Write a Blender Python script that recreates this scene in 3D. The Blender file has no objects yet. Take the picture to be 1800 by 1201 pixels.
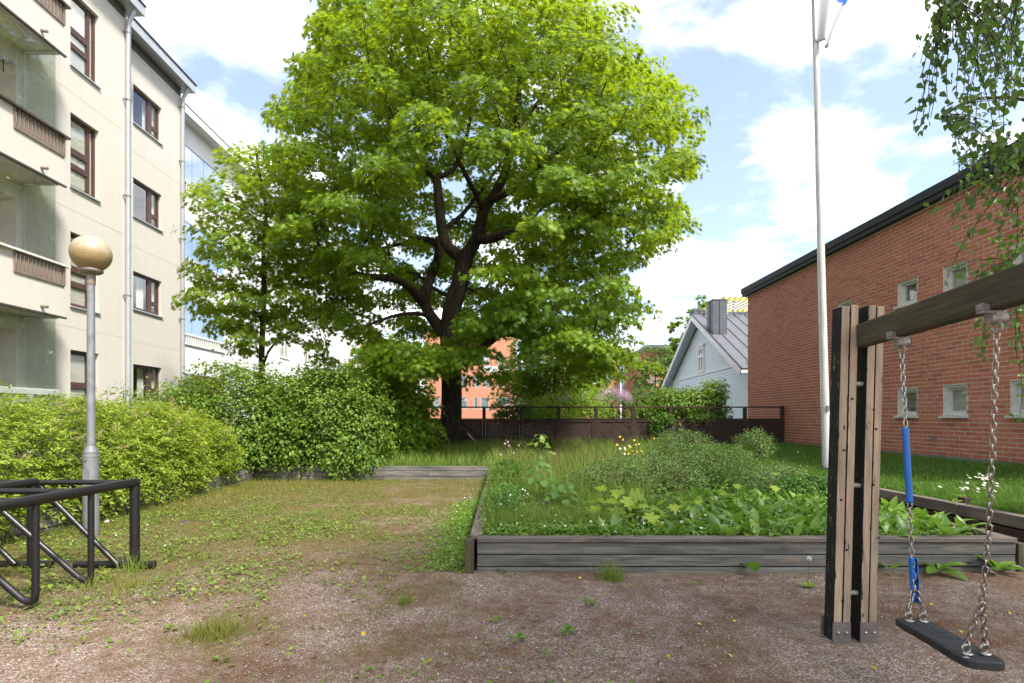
import bpy, math, random
import numpy as np
from mathutils import Vector, Matrix

random.seed(7)
rng = np.random.default_rng(7)
C = bpy.context.scene.collection
S = bpy.context.scene
R = math.radians

# ---------------------------------------------------------------- camera, sky, sun, exposure
F, CX, CY, H = 960.0, 887.0, 733.0, 1.5
cam_d = bpy.data.cameras.new('camera'); cam = bpy.data.objects.new('camera', cam_d); C.objects.link(cam)
cam.location = (0, 0, H); cam.rotation_euler = (R(90), 0, 0)
cam_d.sensor_width = 36; cam_d.lens = F / 1800 * 36
cam_d.shift_x = (900 - CX) / 1800; cam_d.shift_y = (CY - 600.5) / 1800
cam_d.clip_start = 0.05; cam_d.clip_end = 3000
S.camera = cam

SUN_DIR = Vector((0.44, -0.50, 0.90)).normalized()
SUN_EL = math.asin(SUN_DIR.z); SUN_AZ = math.atan2(SUN_DIR.x, SUN_DIR.y)
world = bpy.data.worlds.new('World'); S.world = world; world.use_nodes = True
def build_world():
    nt = world.node_tree; nt.nodes.clear(); L = nt.links
    def N(t, **k):
        n = nt.nodes.new(t)
        for a, b in k.items(): setattr(n, a, b)
        return n
    def M(op, a, b=None, clamp=False):
        n = N('ShaderNodeMath', operation=op, use_clamp=clamp)
        for i, v in enumerate((a, b)):
            if v is None: continue
            if isinstance(v, (int, float)): n.inputs[i].default_value = v
            else: L.new(v, n.inputs[i])
        return n.outputs[0]
    sky = N('ShaderNodeTexSky', sky_type='NISHITA', sun_disc=False)
    sky.sun_elevation = SUN_EL; sky.sun_rotation = SUN_AZ; sky.altitude = 20; sky.air_density = 1.0
    sky.dust_density = 1.6; sky.ozone_density = 1.2
    bg1 = N('ShaderNodeBackground'); bg1.inputs[1].default_value = 0.12
    L.new(sky.outputs[0], bg1.inputs[0])
    tc = N('ShaderNodeTexCoord'); sep = N('ShaderNodeSeparateXYZ'); L.new(tc.outputs['Generated'], sep.inputs[0])
    z = M('ADD', M('MAXIMUM', sep.outputs[2], 0.0), 0.16)
    cb = N('ShaderNodeCombineXYZ')
    L.new(M('DIVIDE', sep.outputs[0], z), cb.inputs[0]); L.new(M('DIVIDE', sep.outputs[1], z), cb.inputs[1])
    cb.inputs[2].default_value = 8.8
    n1 = N('ShaderNodeTexNoise'); n1.inputs['Scale'].default_value = 2.3; n1.inputs['Detail'].default_value = 9
    n1.inputs['Roughness'].default_value = 0.56; n1.inputs['Distortion'].default_value = 0.25
    L.new(cb.outputs[0], n1.inputs['Vector'])
    n2 = N('ShaderNodeTexNoise'); n2.inputs['Scale'].default_value = 0.8; n2.inputs['Detail'].default_value = 3
    L.new(cb.outputs[0], n2.inputs['Vector'])
    s = M('ADD', M('MULTIPLY', n1.outputs[0], 0.7), M('MULTIPLY', n2.outputs[0], 0.3))
    mr = N('ShaderNodeMapRange'); mr.interpolation_type = 'SMOOTHSTEP'
    L.new(s, mr.inputs[0]); mr.inputs[1].default_value = 0.455; mr.inputs[2].default_value = 0.60
    bg2 = N('ShaderNodeBackground'); bg2.inputs[0].default_value = (1.0, 1.0, 1.0, 1); bg2.inputs[1].default_value = 0.95
    # thin bright haze over the blue, thicker towards the horizon
    mix = N('ShaderNodeMixShader'); L.new(M('ADD', M('MULTIPLY', mr.outputs[0], 0.86), 0.10), mix.inputs[0]); L.new(bg1.outputs[0], mix.inputs[1]); L.new(bg2.outputs[0], mix.inputs[2])
    out = N('ShaderNodeOutputWorld'); L.new(mix.outputs[0], out.inputs[0])
build_world()
sun_d = bpy.data.lights.new('sun', 'SUN'); sun = bpy.data.objects.new('sun', sun_d); C.objects.link(sun)
sun_d.energy = 3.3; sun_d.angle = R(8); sun_d.color = (1.0, 0.95, 0.86)
sun.rotation_euler = SUN_DIR.to_track_quat('Z', 'Y').to_euler(); sun.location = SUN_DIR * 60
S.view_settings.view_transform = 'Standard'; S.view_settings.look = 'None'
S.view_settings.gamma = 1; S.view_settings.exposure = 1.42; S.view_settings.use_curve_mapping = False
S.render.engine = 'CYCLES'
S.cycles.max_bounces = 8; S.cycles.transparent_max_bounces = 12; S.cycles.use_denoising = True

# ---------------------------------------------------------------- helpers
def P(px, py, Y): return Vector(((px - CX) * Y / F, Y, H - (py - CY) * Y / F))
def G(px, py, z=0.0): return P(px, py, F * (H - z) / (py - CY))
def proj(a):
    a = np.asarray(a, float); y = np.maximum(a[..., 1], 0.05)
    return CX + a[..., 0] * F / y, CY - (a[..., 2] - H) * F / y
def inpoly(px, py, poly):
    poly = np.asarray(poly, float); c = np.zeros(np.shape(px), bool); j = len(poly) - 1
    for i in range(len(poly)):
        xi, yi = poly[i]; xj, yj = poly[j]
        if yi != yj:
            c ^= ((yi > py) != (yj > py)) & (px < (xj - xi) * (py - yi) / (yj - yi) + xi)
        j = i
    return c
def tag(o, label=None, cat=None, group=None, kind=None):
    for k, v in (('label', label), ('category', cat), ('group', group), ('kind', kind)):
        if v: o[k] = v
    return o
def empty(name, loc=(0, 0, 0), rz=0, **k):
    o = bpy.data.objects.new(name, None); C.objects.link(o); o.location = loc; o.rotation_euler = (0, 0, rz)
    o.empty_display_size = 0.2
    return tag(o, **k)
def link(name, me, parent=None, mat=None, loc=None, rot=None):
    o = bpy.data.objects.new(name, me); C.objects.link(o)
    if parent: o.parent = parent
    if mat is not None and not me.materials: me.materials.append(mat)
    if loc is not None: o.location = loc
    if rot is not None: o.rotation_euler = rot
    return o
def copy_tree(o, parent=None):
    c = o.copy(); C.objects.link(c); c.parent = parent
    for ch in list(o.children): copy_tree(ch, c)
    return c

class MB:
    """collects faces and builds them as one mesh object"""
    def __init__(s): s.v = []; s.f = []; s.m = []; s.sm = []
    def add(s, vs, fs, mi=0, smooth=False):
        b = len(s.v); s.v += [tuple(v) for v in vs]
        for f in fs: s.f.append([b + i for i in f]); s.m.append(mi); s.sm.append(smooth)
    def box(s, x0, x1, y0, y1, z0, z1, mi=0):
        s.boxm(lambda u, v, d: (u, v, d), x0, x1, y0, y1, z0, z1, mi)
    def boxm(s, mp, u0, u1, v0, v1, d0, d1, mi=0):
        vs = [mp(u, v, d) for d in (d0, d1) for v in (v0, v1) for u in (u0, u1)]
        s.add(vs, [(0, 2, 3, 1), (4, 5, 7, 6), (0, 1, 5, 4), (2, 6, 7, 3), (0, 4, 6, 2), (1, 3, 7, 5)], mi)
    def bar(s, a, b, w, h, up=(0, 0, 1), mi=0):
        a = Vector(a); b = Vector(b); d = (b - a).normalized(); r = d.cross(Vector(up))
        if r.length < 1e-4: r = d.cross(Vector((1, 0, 0)))
        r.normalize(); u = r.cross(d)
        vs = [p + r * (i * w / 2) + u * (j * h / 2) for p in (a, b) for j in (-1, 1) for i in (-1, 1)]
        s.add(vs, [(0, 2, 3, 1), (4, 5, 7, 6), (0, 1, 5, 4), (2, 6, 7, 3), (0, 4, 6, 2), (1, 3, 7, 5)], mi)
    def tube(s, pts, rad, n=8, mi=0, cap=True, closed=False):
        pts = [Vector(p) for p in pts]; k = len(pts)
        if isinstance(rad, (int, float)): rad = [rad] * k
        vs = []; nrm = None
        for i, p in enumerate(pts):
            if closed: t = pts[(i + 1) % k] - pts[i - 1]
            else: t = pts[min(i + 1, k - 1)] - pts[max(i - 1, 0)]
            t = t.normalized() if t.length > 1e-9 else Vector((0, 0, 1))
            if nrm is None:
                nrm = t.cross(Vector((0, 0, 1)))
                if nrm.length < 1e-3: nrm = t.cross(Vector((1, 0, 0)))
            nrm = nrm - t * nrm.dot(t); nrm.normalize(); bi = t.cross(nrm)
            for j in range(n):
                a = 2 * math.pi * j / n; vs.append(p + (nrm * math.cos(a) + bi * math.sin(a)) * rad[i])
        fs = [(i * n + j, i * n + (j + 1) % n, (i + 1) * n + (j + 1) % n, (i + 1) * n + j) for i in range(k - 1) for j in range(n)]
        if closed: fs += [((k - 1) * n + j, (k - 1) * n + (j + 1) % n, (j + 1) % n, j) for j in range(n)]
        s.add(vs, fs, mi, True)
        if cap and not closed:
            s.add([vs[j] for j in range(n)], [tuple(reversed(range(n)))], mi)
            s.add([vs[(k - 1) * n + j] for j in range(n)], [tuple(range(n))], mi)
    def lathe(s, c, prof, n=24, mi=0, axis=None):
        c = Vector(c); vs = []
        q = Vector(axis).normalized().to_track_quat('Z', 'Y') if axis else None
        for r, z in prof:
            for j in range(n):
                a = 2 * math.pi * j / n; v = Vector((r * math.cos(a), r * math.sin(a), z))
                vs.append(c + (q @ v if q else v))
        k = len(prof)
        s.add(vs, [(i * n + j, i * n + (j + 1) % n, (i + 1) * n + (j + 1) % n, (i + 1) * n + j) for i in range(k - 1) for j in range(n)], mi, True)
    def prism(s, poly, mp, d0, d1, mi=0):
        n = len(poly); vs = [mp(u, v, d0) for u, v in poly] + [mp(u, v, d1) for u, v in poly]
        s.add(vs, [tuple(reversed(range(n))), tuple(range(n, 2 * n))] + [(i, (i + 1) % n, n + (i + 1) % n, n + i) for i in range(n)], mi)
    def wall(s, mp, u0, u1, v0, v1, holes, depth, back=None, mi=0):
        us = sorted({u0, u1} | {h[i] for h in holes for i in (0, 1)}); vv = sorted({v0, v1} | {h[i] for h in holes for i in (2, 3)})
        for a, b in zip(us, us[1:]):
            for c, d in zip(vv, vv[1:]):
                mu, mv = (a + b) / 2, (c + d) / 2
                if any(h[0] < mu < h[1] and h[2] < mv < h[3] for h in holes): continue
                s.add([mp(a, c, 0), mp(b, c, 0), mp(b, d, 0), mp(a, d, 0)], [(0, 1, 2, 3)], mi)
        for h in holes:
            a, b, c, d = h[:4]; q = h[4] if len(h) > 4 else depth
            for (p1, p2) in (((a, c), (b, c)), ((b, c), (b, d)), ((b, d), (a, d)), ((a, d), (a, c))):
                s.add([mp(*p1, 0), mp(*p2, 0), mp(*p2, q), mp(*p1, q)], [(0, 1, 2, 3)], mi)
            if back is not None: s.add([mp(a, c, q), mp(b, c, q), mp(b, d, q), mp(a, d, q)], [(0, 1, 2, 3)], back)
    def mesh(s, name, mats, rnd=None):
        me = bpy.data.meshes.new(name); me.from_pydata(s.v, [], s.f)
        for m in (mats if isinstance(mats, (list, tuple)) else [mats]): me.materials.append(m)
        me.polygons.foreach_set('material_index', s.m); me.polygons.foreach_set('use_smooth', s.sm)
        if rnd is not None:
            at = me.attributes.new('tint', 'FLOAT', 'FACE')
            at.data.foreach_set('value', np.asarray(rnd, np.float32))
        me.update(); return me
    def build(s, name, mats, parent=None, bevel=0, **k):
        o = link(name, s.mesh(name, mats, k.pop('rnd', None)), parent)
        if bevel:
            b = o.modifiers.new('edge', 'BEVEL'); b.width = bevel; b.segments = 2; b.limit_method = 'ANGLE'
        return tag(o, **k)

def tri_mesh(name, V, T, tint=None, mat=None, smooth=False):
    """V (n,3), T (m,3) straight into a mesh"""
    me = bpy.data.meshes.new(name); n, m = len(V), len(T)
    me.vertices.add(n); me.vertices.foreach_set('co', np.ascontiguousarray(V, np.float32).ravel())
    me.loops.add(3 * m); me.loops.foreach_set('vertex_index', np.ascontiguousarray(T, np.int32).ravel())
    me.polygons.add(m); me.polygons.foreach_set('loop_start', np.arange(0, 3 * m, 3, dtype=np.int32))
    if smooth: me.polygons.foreach_set('use_smooth', np.ones(m, bool))
    if tint is not None:
        at = me.attributes.new('tint', 'FLOAT', 'POINT'); at.data.foreach_set('value', np.ascontiguousarray(tint, np.float32))
    me.update(calc_edges=True)
    if mat: me.materials.append(mat)
    return me
def unit(a): return a / np.maximum(np.linalg.norm(a, axis=-1, keepdims=True), 1e-9)
def frames(nrm, tip):
    """leaf frames: columns x (across), y (towards the tip), z (normal)"""
    z = unit(nrm); y = unit(tip - z * np.sum(tip * z, -1, keepdims=True)); x = np.cross(y, z)
    return np.stack([x, y, z], -1)
def scatter_mesh(name, tmpl, pos, Rm, size, tint, mat):
    tv, tf = tmpl; n = len(pos); k = len(tv)
    size = np.asarray(size, float); sc = size[:, None, None] if size.ndim == 1 else size[:, None, :]
    V = np.einsum('nij,nkj->nki', Rm, tv[None] * sc) + pos[:, None, :]
    T = tf[None] + (np.arange(n) * k)[:, None, None]
    return tri_mesh(name, V.reshape(-1, 3), T.reshape(-1, 3), np.repeat(tint, k), mat)
def scatter(name, tmpl, pos, Rm, size, tint, mat, parent=None, **k):
    return tag(link(name, scatter_mesh(name, tmpl, pos, Rm, size, tint, mat), parent), **k)
def rand_dir(n): return unit(rng.normal(size=(n, 3)))

# leaf shapes: stalk at the origin, tip towards +y, unit length
def fan(rim, c=(0, 0.42, 0.0), lift=0.07):
    rim = np.array([(x, y, lift * abs(x) * 1.6 - 0.10 * max(0, y - .5)) for x, y in rim]); v = np.vstack([[c], rim]); n = len(rim)
    return v.astype(float), np.array([(0, 1 + i, 1 + (i + 1) % n) for i in range(n)])
MAPLE = fan([(0, .08), (.36, -.06), (.17, .22), (.66, .30), (.20, .44), (.46, .80), (.10, .60), (0, 1.05), (-.10, .60), (-.46, .80), (-.20, .44), (-.66, .30), (-.17, .22), (-.36, -.06)], c=(0, .38, 0), lift=.05)
MAPLE_FINE = fan([(0, .02), (.14, -.06), (.34, -.02), (.30, .10), (.22, .16), (.44, .20), (.62, .34), (.46, .38), (.50, .48), (.30, .46), (.28, .56), (.40, .72), (.24, .70), (.16, .66), (.10, .84), (0, 1.0),
                  (-.10, .84), (-.16, .66), (-.24, .70), (-.40, .72), (-.28, .56), (-.30, .46), (-.50, .48), (-.46, .38), (-.62, .34), (-.44, .20), (-.22, .16), (-.30, .10), (-.34, -.02), (-.14, -.06)], c=(0, .35, -.03))
OVAL = (np.array([(0, 0, 0), (.26, .40, .07), (0, .45, 0), (-.26, .40, .07), (0, 1, -.06), (.17, .75, .03), (-.17, .75, .03)], float),
        np.array([(0, 1, 2), (0, 2, 3), (2, 1, 5), (2, 5, 4), (2, 4, 6), (2, 6, 3)]))
NARROW = (np.array([(0, 0, 0), (.17, .45, .04), (0, 1, -.04), (-.17, .45, .04)], float), np.array([(0, 1, 2), (0, 2, 3)]))
BIRCH = (np.array([(0, 0, 0), (.34, .22, .05), (.26, .55, .03), (0, 1, -.05), (-.26, .55, .03), (-.34, .22, .05), (0, .35, -.02)], float),
         np.array([(6, 0, 1), (6, 1, 2), (6, 2, 3), (6, 3, 4), (6, 4, 5), (6, 5, 0)]))
LOBED = fan([(0, 0), (.28, .10), (.24, .28), (.44, .44), (.26, .58), (.24, .78), (0, 1), (-.24, .78), (-.26, .58), (-.44, .44), (-.24, .28), (-.28, .10)])
BLADE = (np.array([(-.5, 0, 0), (.5, 0, 0), (-.38, .5, .05), (.38, .5, .05), (0, 1, .28)], float), np.array([(0, 1, 3), (0, 3, 2), (2, 3, 4)]))

# ---------------------------------------------------------------- materials
class NT:
    def __init__(s, name):
        s.m = bpy.data.materials.new(name); s.m.use_nodes = True; s.t = s.m.node_tree; s.t.nodes.clear()
        s.out = s.n('ShaderNodeOutputMaterial')
    def n(s, t, **k):
        x = s.t.nodes.new(t)
        for a, b in k.items(): setattr(x, a, b)
        return x
    def set(s, sock, v):
        if v is None: return
        if hasattr(v, 'is_output'): s.t.links.new(v, sock)
        elif isinstance(v, (tuple, list)) and len(v) == 3 and sock.type == 'RGBA': sock.default_value = (*v, 1)
        else: sock.default_value = v
    def math(s, op, a, b=None, clamp=False):
        x = s.n('ShaderNodeMath', operation=op, use_clamp=clamp); s.set(x.inputs[0], a); s.set(x.inputs[1], b); return x.outputs[0]
    def coord(s, kind='Object', scale=(1, 1, 1), rnd=0.0):
        tc = s.n('ShaderNodeTexCoord').outputs[kind] if kind != 'World' else s.n('ShaderNodeNewGeometry').outputs['Position']
        mp = s.n('ShaderNodeMapping'); s.t.links.new(tc, mp.inputs[0]); mp.inputs['Scale'].default_value = scale
        if rnd:
            oi = s.n('ShaderNodeObjectInfo'); cb = s.n('ShaderNodeCombineXYZ')
            for i in range(3): s.set(cb.inputs[i], s.math('MULTIPLY', oi.outputs['Random'], rnd * (1 + .37 * i)))
            s.t.links.new(cb.outputs[0], mp.inputs['Location'])
        return mp.outputs[0]
    def noise(s, vec, scale, detail=4, rough=.55, dist=0):
        x = s.n('ShaderNodeTexNoise'); s.set(x.inputs['Vector'], vec); x.inputs['Scale'].default_value = scale
        x.inputs['Detail'].default_value = detail; x.inputs['Roughness'].default_value = rough; x.inputs['Distortion'].default_value = dist
        return x.outputs[0]
    def voro(s, vec, scale, out='Color', feature='F1', rnd=1):
        x = s.n('ShaderNodeTexVoronoi', feature=feature); s.set(x.inputs['Vector'], vec); x.inputs['Scale'].default_value = scale
        x.inputs['Randomness'].default_value = rnd
        return x.outputs[out]
    def ramp(s, fac, stops, interp='LINEAR'):
        x = s.n('ShaderNodeValToRGB'); s.set(x.inputs[0], fac); e = x.color_ramp; e.interpolation = interp
        while len(e.elements) < len(stops): e.elements.new(.5)
        for el, (p, c) in zip(e.elements, stops): el.position = p; el.color = (*c, 1) if len(c) == 3 else c
        return x.outputs[0]
    def rng(s, v, a, b, c=0, d=1, smooth=False):
        x = s.n('ShaderNodeMapRange'); s.set(x.inputs[0], v)
        if smooth: x.interpolation_type = 'SMOOTHSTEP'
        for i, q in enumerate((a, b, c, d)): x.inputs[1 + i].default_value = q
        return x.outputs[0]
    def mix(s, f, a, b, mode='MIX'):
        x = s.n('ShaderNodeMix', data_type='RGBA', blend_type=mode); s.set(x.inputs[0], f); s.set(x.inputs[6], a); s.set(x.inputs[7], b); return x.outputs[2]
    def attr(s, name='tint'): return s.n('ShaderNodeAttribute', attribute_name=name).outputs['Fac']
    def bump(s, h, strength=.3, dist=.01):
        x = s.n('ShaderNodeBump'); x.inputs['Strength'].default_value = strength; x.inputs['Distance'].default_value = dist; s.set(x.inputs['Height'], h); return x.outputs[0]
    def bsdf(s, col, rough=.7, metal=0, normal=None, spec=.5, link=True):
        b = s.n('ShaderNodeBsdfPrincipled'); s.set(b.inputs['Base Color'], col); s.set(b.inputs['Roughness'], rough); s.set(b.inputs['Metallic'], metal)
        s.set(b.inputs['Specular IOR Level'], spec); s.set(b.inputs['Normal'], normal)
        if link: s.t.links.new(b.outputs[0], s.out.inputs[0])
        return b.outputs[0]

def leafmat(name, dark, mid, light, trans=.42, tcol=None, rough=.5, spec=.3):
    k = NT(name); f = k.attr()
    col = k.ramp(f, [(0, dark), (.5, mid), (1, light)])
    b = k.bsdf(col, rough, spec=spec, link=False)
    t = k.n('ShaderNodeBsdfTranslucent')
    k.set(t.inputs[0], k.mix(.55, col, tcol, 'MIX') if tcol else col)
    m = k.n('ShaderNodeMixShader'); m.inputs[0].default_value = trans
    k.t.links.new(b, m.inputs[1]); k.t.links.new(t.outputs[0], m.inputs[2]); k.t.links.new(m.outputs[0], k.out.inputs[0])
    return k.m
def flat(name, col, rough=.6, metal=0, var=.12, scale=6, bump=0, spec=.5):
    k = NT(name); co = k.coord('Object'); n = k.noise(co, scale, 5)
    c = k.mix(k.rng(n, .3, .7), tuple(x * (1 - var) for x in col), tuple(min(1, x * (1 + var)) for x in col))
    k.bsdf(c, rough, metal, k.bump(k.noise(co, scale * 12, 4), bump, .004) if bump else None, spec)
    return k.m
def woodmat(name, c1, c2, c3, rough=.8, grain=(1.2, 26, 26), dark=(.02, .02, .02), darkamt=.5, knots=True, bump=.5, bare=None):
    k = NT(name); co = k.coord('Object', rnd=40); st = k.coord('Object', grain, rnd=40)
    g = k.noise(st, 1.6, 8, .65, .8); big = k.noise(k.coord('Object', (.8, 5, 5), rnd=30), 1.2, 3)
    c = k.ramp(g, [(.28, c1), (.5, c2), (.72, c3)])
    c = k.mix(k.math('MULTIPLY', k.rng(big, .42, .7), darkamt), c, dark)
    if knots:
        kn = k.voro(k.coord('Object', (1.7, 7, 7), rnd=20), 1.0, 'Distance')
        c = k.mix(k.rng(kn, .10, .03), c, tuple(x * .25 for x in c1))
    if bare:
        bn = k.noise(k.coord('Object', (1.6, 9, 9), rnd=55), 1.1, 5, .6); c = k.mix(k.math('MULTIPLY', k.rng(bn, .60, .70), .75), c, bare)
        oi = k.n('ShaderNodeObjectInfo'); c = k.mix(k.rng(oi.outputs['Random'], 0, 1, 0, .35), c, tuple(x * .45 for x in c2))
    fine = k.noise(k.coord('Object', (grain[0] * 2, grain[1] * 3, grain[2] * 3), rnd=40), 2, 4)
    k.bsdf(c, rough, 0, k.bump(k.math('ADD', g, k.math('MULTIPLY', fine, .5)), bump, .006), .3)
    return k.m
MT = {}
def mats():
    # --- foliage
    MT['maple'] = leafmat('maple leaves', (.066, .135, .009), (.124, .220, .012), (.215, .330, .016), .50, (.46, .56, .015))
    MT['young_maple'] = leafmat('young maple leaves', (.050, .110, .014), (.080, .160, .020), (.13, .22, .03), .42, (.16, .32, .03))
    MT['birch'] = leafmat('birch leaves', (.040, .085, .022), (.068, .130, .030), (.13, .23, .035), .42, (.20, .32, .03), .4)
    MT['spirea'] = leafmat('spirea leaves', (.12, .18, .018), (.21, .29, .028), (.33, .42, .055), .42, (.40, .50, .05))
    MT['ninebark'] = leafmat('ninebark leaves', (.085, .155, .020), (.145, .235, .030), (.24, .35, .055), .42, (.30, .44, .05))
    MT['dark_leaf'] = leafmat('dark shrub leaves', (.045, .11, .014), (.075, .165, .022), (.13, .25, .035), .38, (.12, .26, .02))
    MT['bright_leaf'] = leafmat('bright tree leaves', (.11, .20, .014), (.17, .28, .020), (.24, .36, .030), .48, (.36, .48, .03))
    MT['pale_leaf'] = leafmat('pale tree leaves', (.06, .12, .025), (.10, .17, .035), (.16, .25, .05), .4, (.2, .3, .05))
    MT['potentilla'] = leafmat('grey green shrub leaves', (.065, .125, .028), (.115, .190, .044), (.19, .27, .075), .35, (.16, .27, .06))
    MT['lily'] = leafmat('lily of the valley leaves', (.06, .145, .016), (.115, .225, .025), (.20, .33, .045), .40, (.20, .38, .03), .38, .5)
    MT['seedling'] = leafmat('seedling leaves', (.14, .22, .018), (.23, .33, .030), (.36, .46, .055), .42, (.28, .42, .04))
    MT['oak'] = leafmat('oak seedling leaves', (.06, .14, .030), (.10, .20, .04), (.16, .27, .06), .40, (.2, .34, .05))
    MT['cover'] = leafmat('ground cover leaves', (.065, .145, .018), (.125, .225, .028), (.22, .32, .05), .38, (.22, .34, .03))
    MT['weed'] = leafmat('clover and weed leaves', (.065, .125, .02), (.125, .20, .032), (.24, .30, .05), .35, (.26, .36, .05))
    MT['grass'] = leafmat('lawn grass', (.058, .130, .016), (.105, .205, .026), (.18, .29, .042), .35, (.14, .28, .03))
    MT['meadow'] = leafmat('meadow grass', (.095, .165, .022), (.165, .245, .036), (.28, .33, .075), .38, (.2, .32, .04))
    MT['dry_grass'] = leafmat('thin yard grass', (.10, .14, .02), (.18, .20, .03), (.30, .26, .08), .35, (.3, .32, .06))
    MT['white_petal'] = leafmat('white petals', (.7, .7, .66), (.78, .78, .74), (.85, .85, .82), .3, (.8, .8, .75))
    MT['yellow_petal'] = leafmat('yellow petals', (.7, .42, .01), (.8, .5, .015), (.85, .6, .03), .3)
    MT['pink_petal'] = leafmat('pink petals', (.5, .25, .3), (.6, .33, .4), (.7, .45, .5), .3)
    MT['lilac_petal'] = leafmat('lilac petals', (.45, .28, .42), (.55, .36, .5), (.65, .48, .6), .3)
    MT['violet_petal'] = leafmat('violet petals', (.10, .02, .35), (.13, .03, .45), (.18, .05, .55), .2)
    MT['blue_petal'] = leafmat('blue petals', (.15, .25, .6), (.2, .3, .7), (.3, .4, .75), .2)
    MT['plume'] = leafmat('faded flower plumes', (.35, .24, .10), (.48, .36, .17), (.60, .48, .26), .3)
    MT['fallen'] = leafmat('fallen yellow leaves', (.45, .33, .03), (.6, .48, .05), (.5, .5, .10), .25)
    MT['litter'] = leafmat('dry litter', (.10, .05, .025), (.18, .10, .05), (.32, .22, .12), .15)
    MT['redweed'] = leafmat('dark red stems', (.08, .02, .02), (.12, .03, .03), (.16, .05, .04), .2)
    # --- bark
    k = NT('maple bark'); co = k.coord('Object', (7, 7, 1.1)); g = k.noise(co, 2.2, 8, .65, .5); b2 = k.noise(k.coord('Object'), 1.3, 3)
    c = k.ramp(g, [(.3, (.009, .007, .006)), (.55, (.046, .035, .028)), (.8, (.115, .092, .074))]); c = k.mix(k.math('MULTIPLY', k.rng(b2, .55, .75), .5), c, (.06, .07, .02))
    k.bsdf(c, .95, 0, k.bump(g, 1.0, .04), .1); MT['bark'] = k.m
    MT['twig'] = flat('grey brown twigs', (.055, .042, .032), .9, var=.4, scale=3, spec=.1)
    k = NT('birch bark'); co = k.coord('Object'); g = k.noise(k.coord('Object', (1.5, 1.5, 7)), 2, 5)
    k.bsdf(k.ramp(g, [(.45, (.6, .58, .54)), (.6, (.45, .42, .38)), (.68, (.04, .035, .03))]), .8); MT['birch_bark'] = k.m
    MT['stem'] = flat('green stems', (.07, .13, .03), .6, var=.3)
    # --- buildings
    k = NT('cream render'); co = k.coord('World'); n = k.noise(co, 70, 4, .7); sp = k.voro(co, 55, 'Color'); bn = k.noise(co, .8, 5)
    st = k.noise(k.coord('World', (6, 6, .35)), 1.0, 4)
    c = k.mix(k.rng(n, .25, .75), (.515, .485, .44), (.645, .61, .56)); c = k.mix(k.math('MULTIPLY', k.rng(bn, .35, .8), .22), c, (.47, .44, .395))
    c = k.mix(k.math('MULTIPLY', k.rng(st, .55, .8), .18), c, (.36, .27, .19))
    k.bsdf(c, .92, 0, k.bump(n, .6, .012), .2); MT['cream'] = k.m
    k = NT('white render'); co = k.coord('World'); n = k.noise(co, 40, 4); bn = k.noise(co, .6, 4)
    c = k.mix(k.rng(bn, .3, .75), (.80, .79, .765), (.72, .71, .69)); k.bsdf(c, .85, 0, k.bump(n, .25, .01), .3); MT['white_render'] = k.m
    MT['white_paint'] = flat('white paint', (.72, .71, .68), .5, var=.06, scale=5, bump=.1)
    MT['grey_white'] = flat('old white window paint', (.60, .585, .54), .6, var=.12, scale=9, bump=.2)
    k = NT('brown window wood'); co = k.coord('World', (9, 9, 9)); g = k.noise(co, 2, 5); k.bsdf(k.ramp(g, [(.3, (.050, .026, .021)), (.7, (.105, .054, .043))]), .45, 0, None, .4); MT['brown_frame'] = k.m
    MT['brown_metal'] = flat('brown painted metal', (.20, .155, .125), .5, var=.2, scale=5)
    MT['dark_cap'] = flat('dark brown capping', (.07, .055, .05), .4, var=.2)
    MT['alu'] = flat('pale aluminium', (.58, .60, .60), .35, .4, var=.06)
    MT['zinc'] = flat('grey zinc sheet', (.42, .44, .47), .45, .3, var=.08, scale=3)
    MT['galv'] = flat('galvanised steel', (.215, .22, .23), .5, .35, var=.22, scale=7, bump=.1)
    MT['roof_dark'] = flat('black roofing felt', (.022, .023, .026), .7, var=.3, scale=9, bump=.3)
    MT['room'] = flat('dim room', (.10, .09, .08), .9, var=.2, scale=1)
    MT['curtain'] = flat('pale curtain', (.55, .54, .50), .9, var=.12, scale=14)
    k = NT('window glass'); g = k.n('ShaderNodeBsdfGlossy'); g.inputs['Roughness'].default_value = .01; g.inputs[0].default_value = (.95, .97, 1, 1)
    t = k.n('ShaderNodeBsdfTransparent'); t.inputs[0].default_value = (.965, .975, .965, 1); fr = k.n('ShaderNodeFresnel'); fr.inputs[0].default_value = 1.7
    m = k.n('ShaderNodeMixShader'); k.set(m.inputs[0], k.math('ADD', k.math('MULTIPLY', fr.outputs[0], .17), .01, True)); k.t.links.new(t.outputs[0], m.inputs[1]); k.t.links.new(g.outputs[0], m.inputs[2]); k.t.links.new(m.outputs[0], k.out.inputs[0]); MT['glass'] = k.m
    k = NT('tinted balcony glass'); g = k.n('ShaderNodeBsdfGlossy'); g.inputs['Roughness'].default_value = .01; g.inputs[0].default_value = (.70, .78, .88, 1)
    d = k.n('ShaderNodeBsdfDiffuse'); d.inputs[0].default_value = (.26, .32, .38, 1); m = k.n('ShaderNodeMixShader'); m.inputs[0].default_value = .55
    k.t.links.new(d.outputs[0], m.inputs[1]); k.t.links.new(g.outputs[0], m.inputs[2]); k.t.links.new(m.outputs[0], k.out.inputs[0]); MT['blue_glass'] = k.m
    def brick(name, c1, c2, c3):
        k = NT(name); f = k.attr(); co = k.coord('World'); n = k.noise(co, 28, 5, .7); b = k.noise(co, .7, 3)
        c = k.ramp(f, [(0, c1), (.5, c2), (1, c3)]); c = k.mix(k.math('MULTIPLY', k.rng(n, .35, .75), .35), c, tuple(x * .55 for x in c1))
        c = k.mix(k.math('MULTIPLY', k.rng(b, .4, .75), .25), c, tuple(x * .7 for x in c2))
        k.bsdf(c, .85, 0, k.bump(n, .5, .006), .25); return k.m
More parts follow.
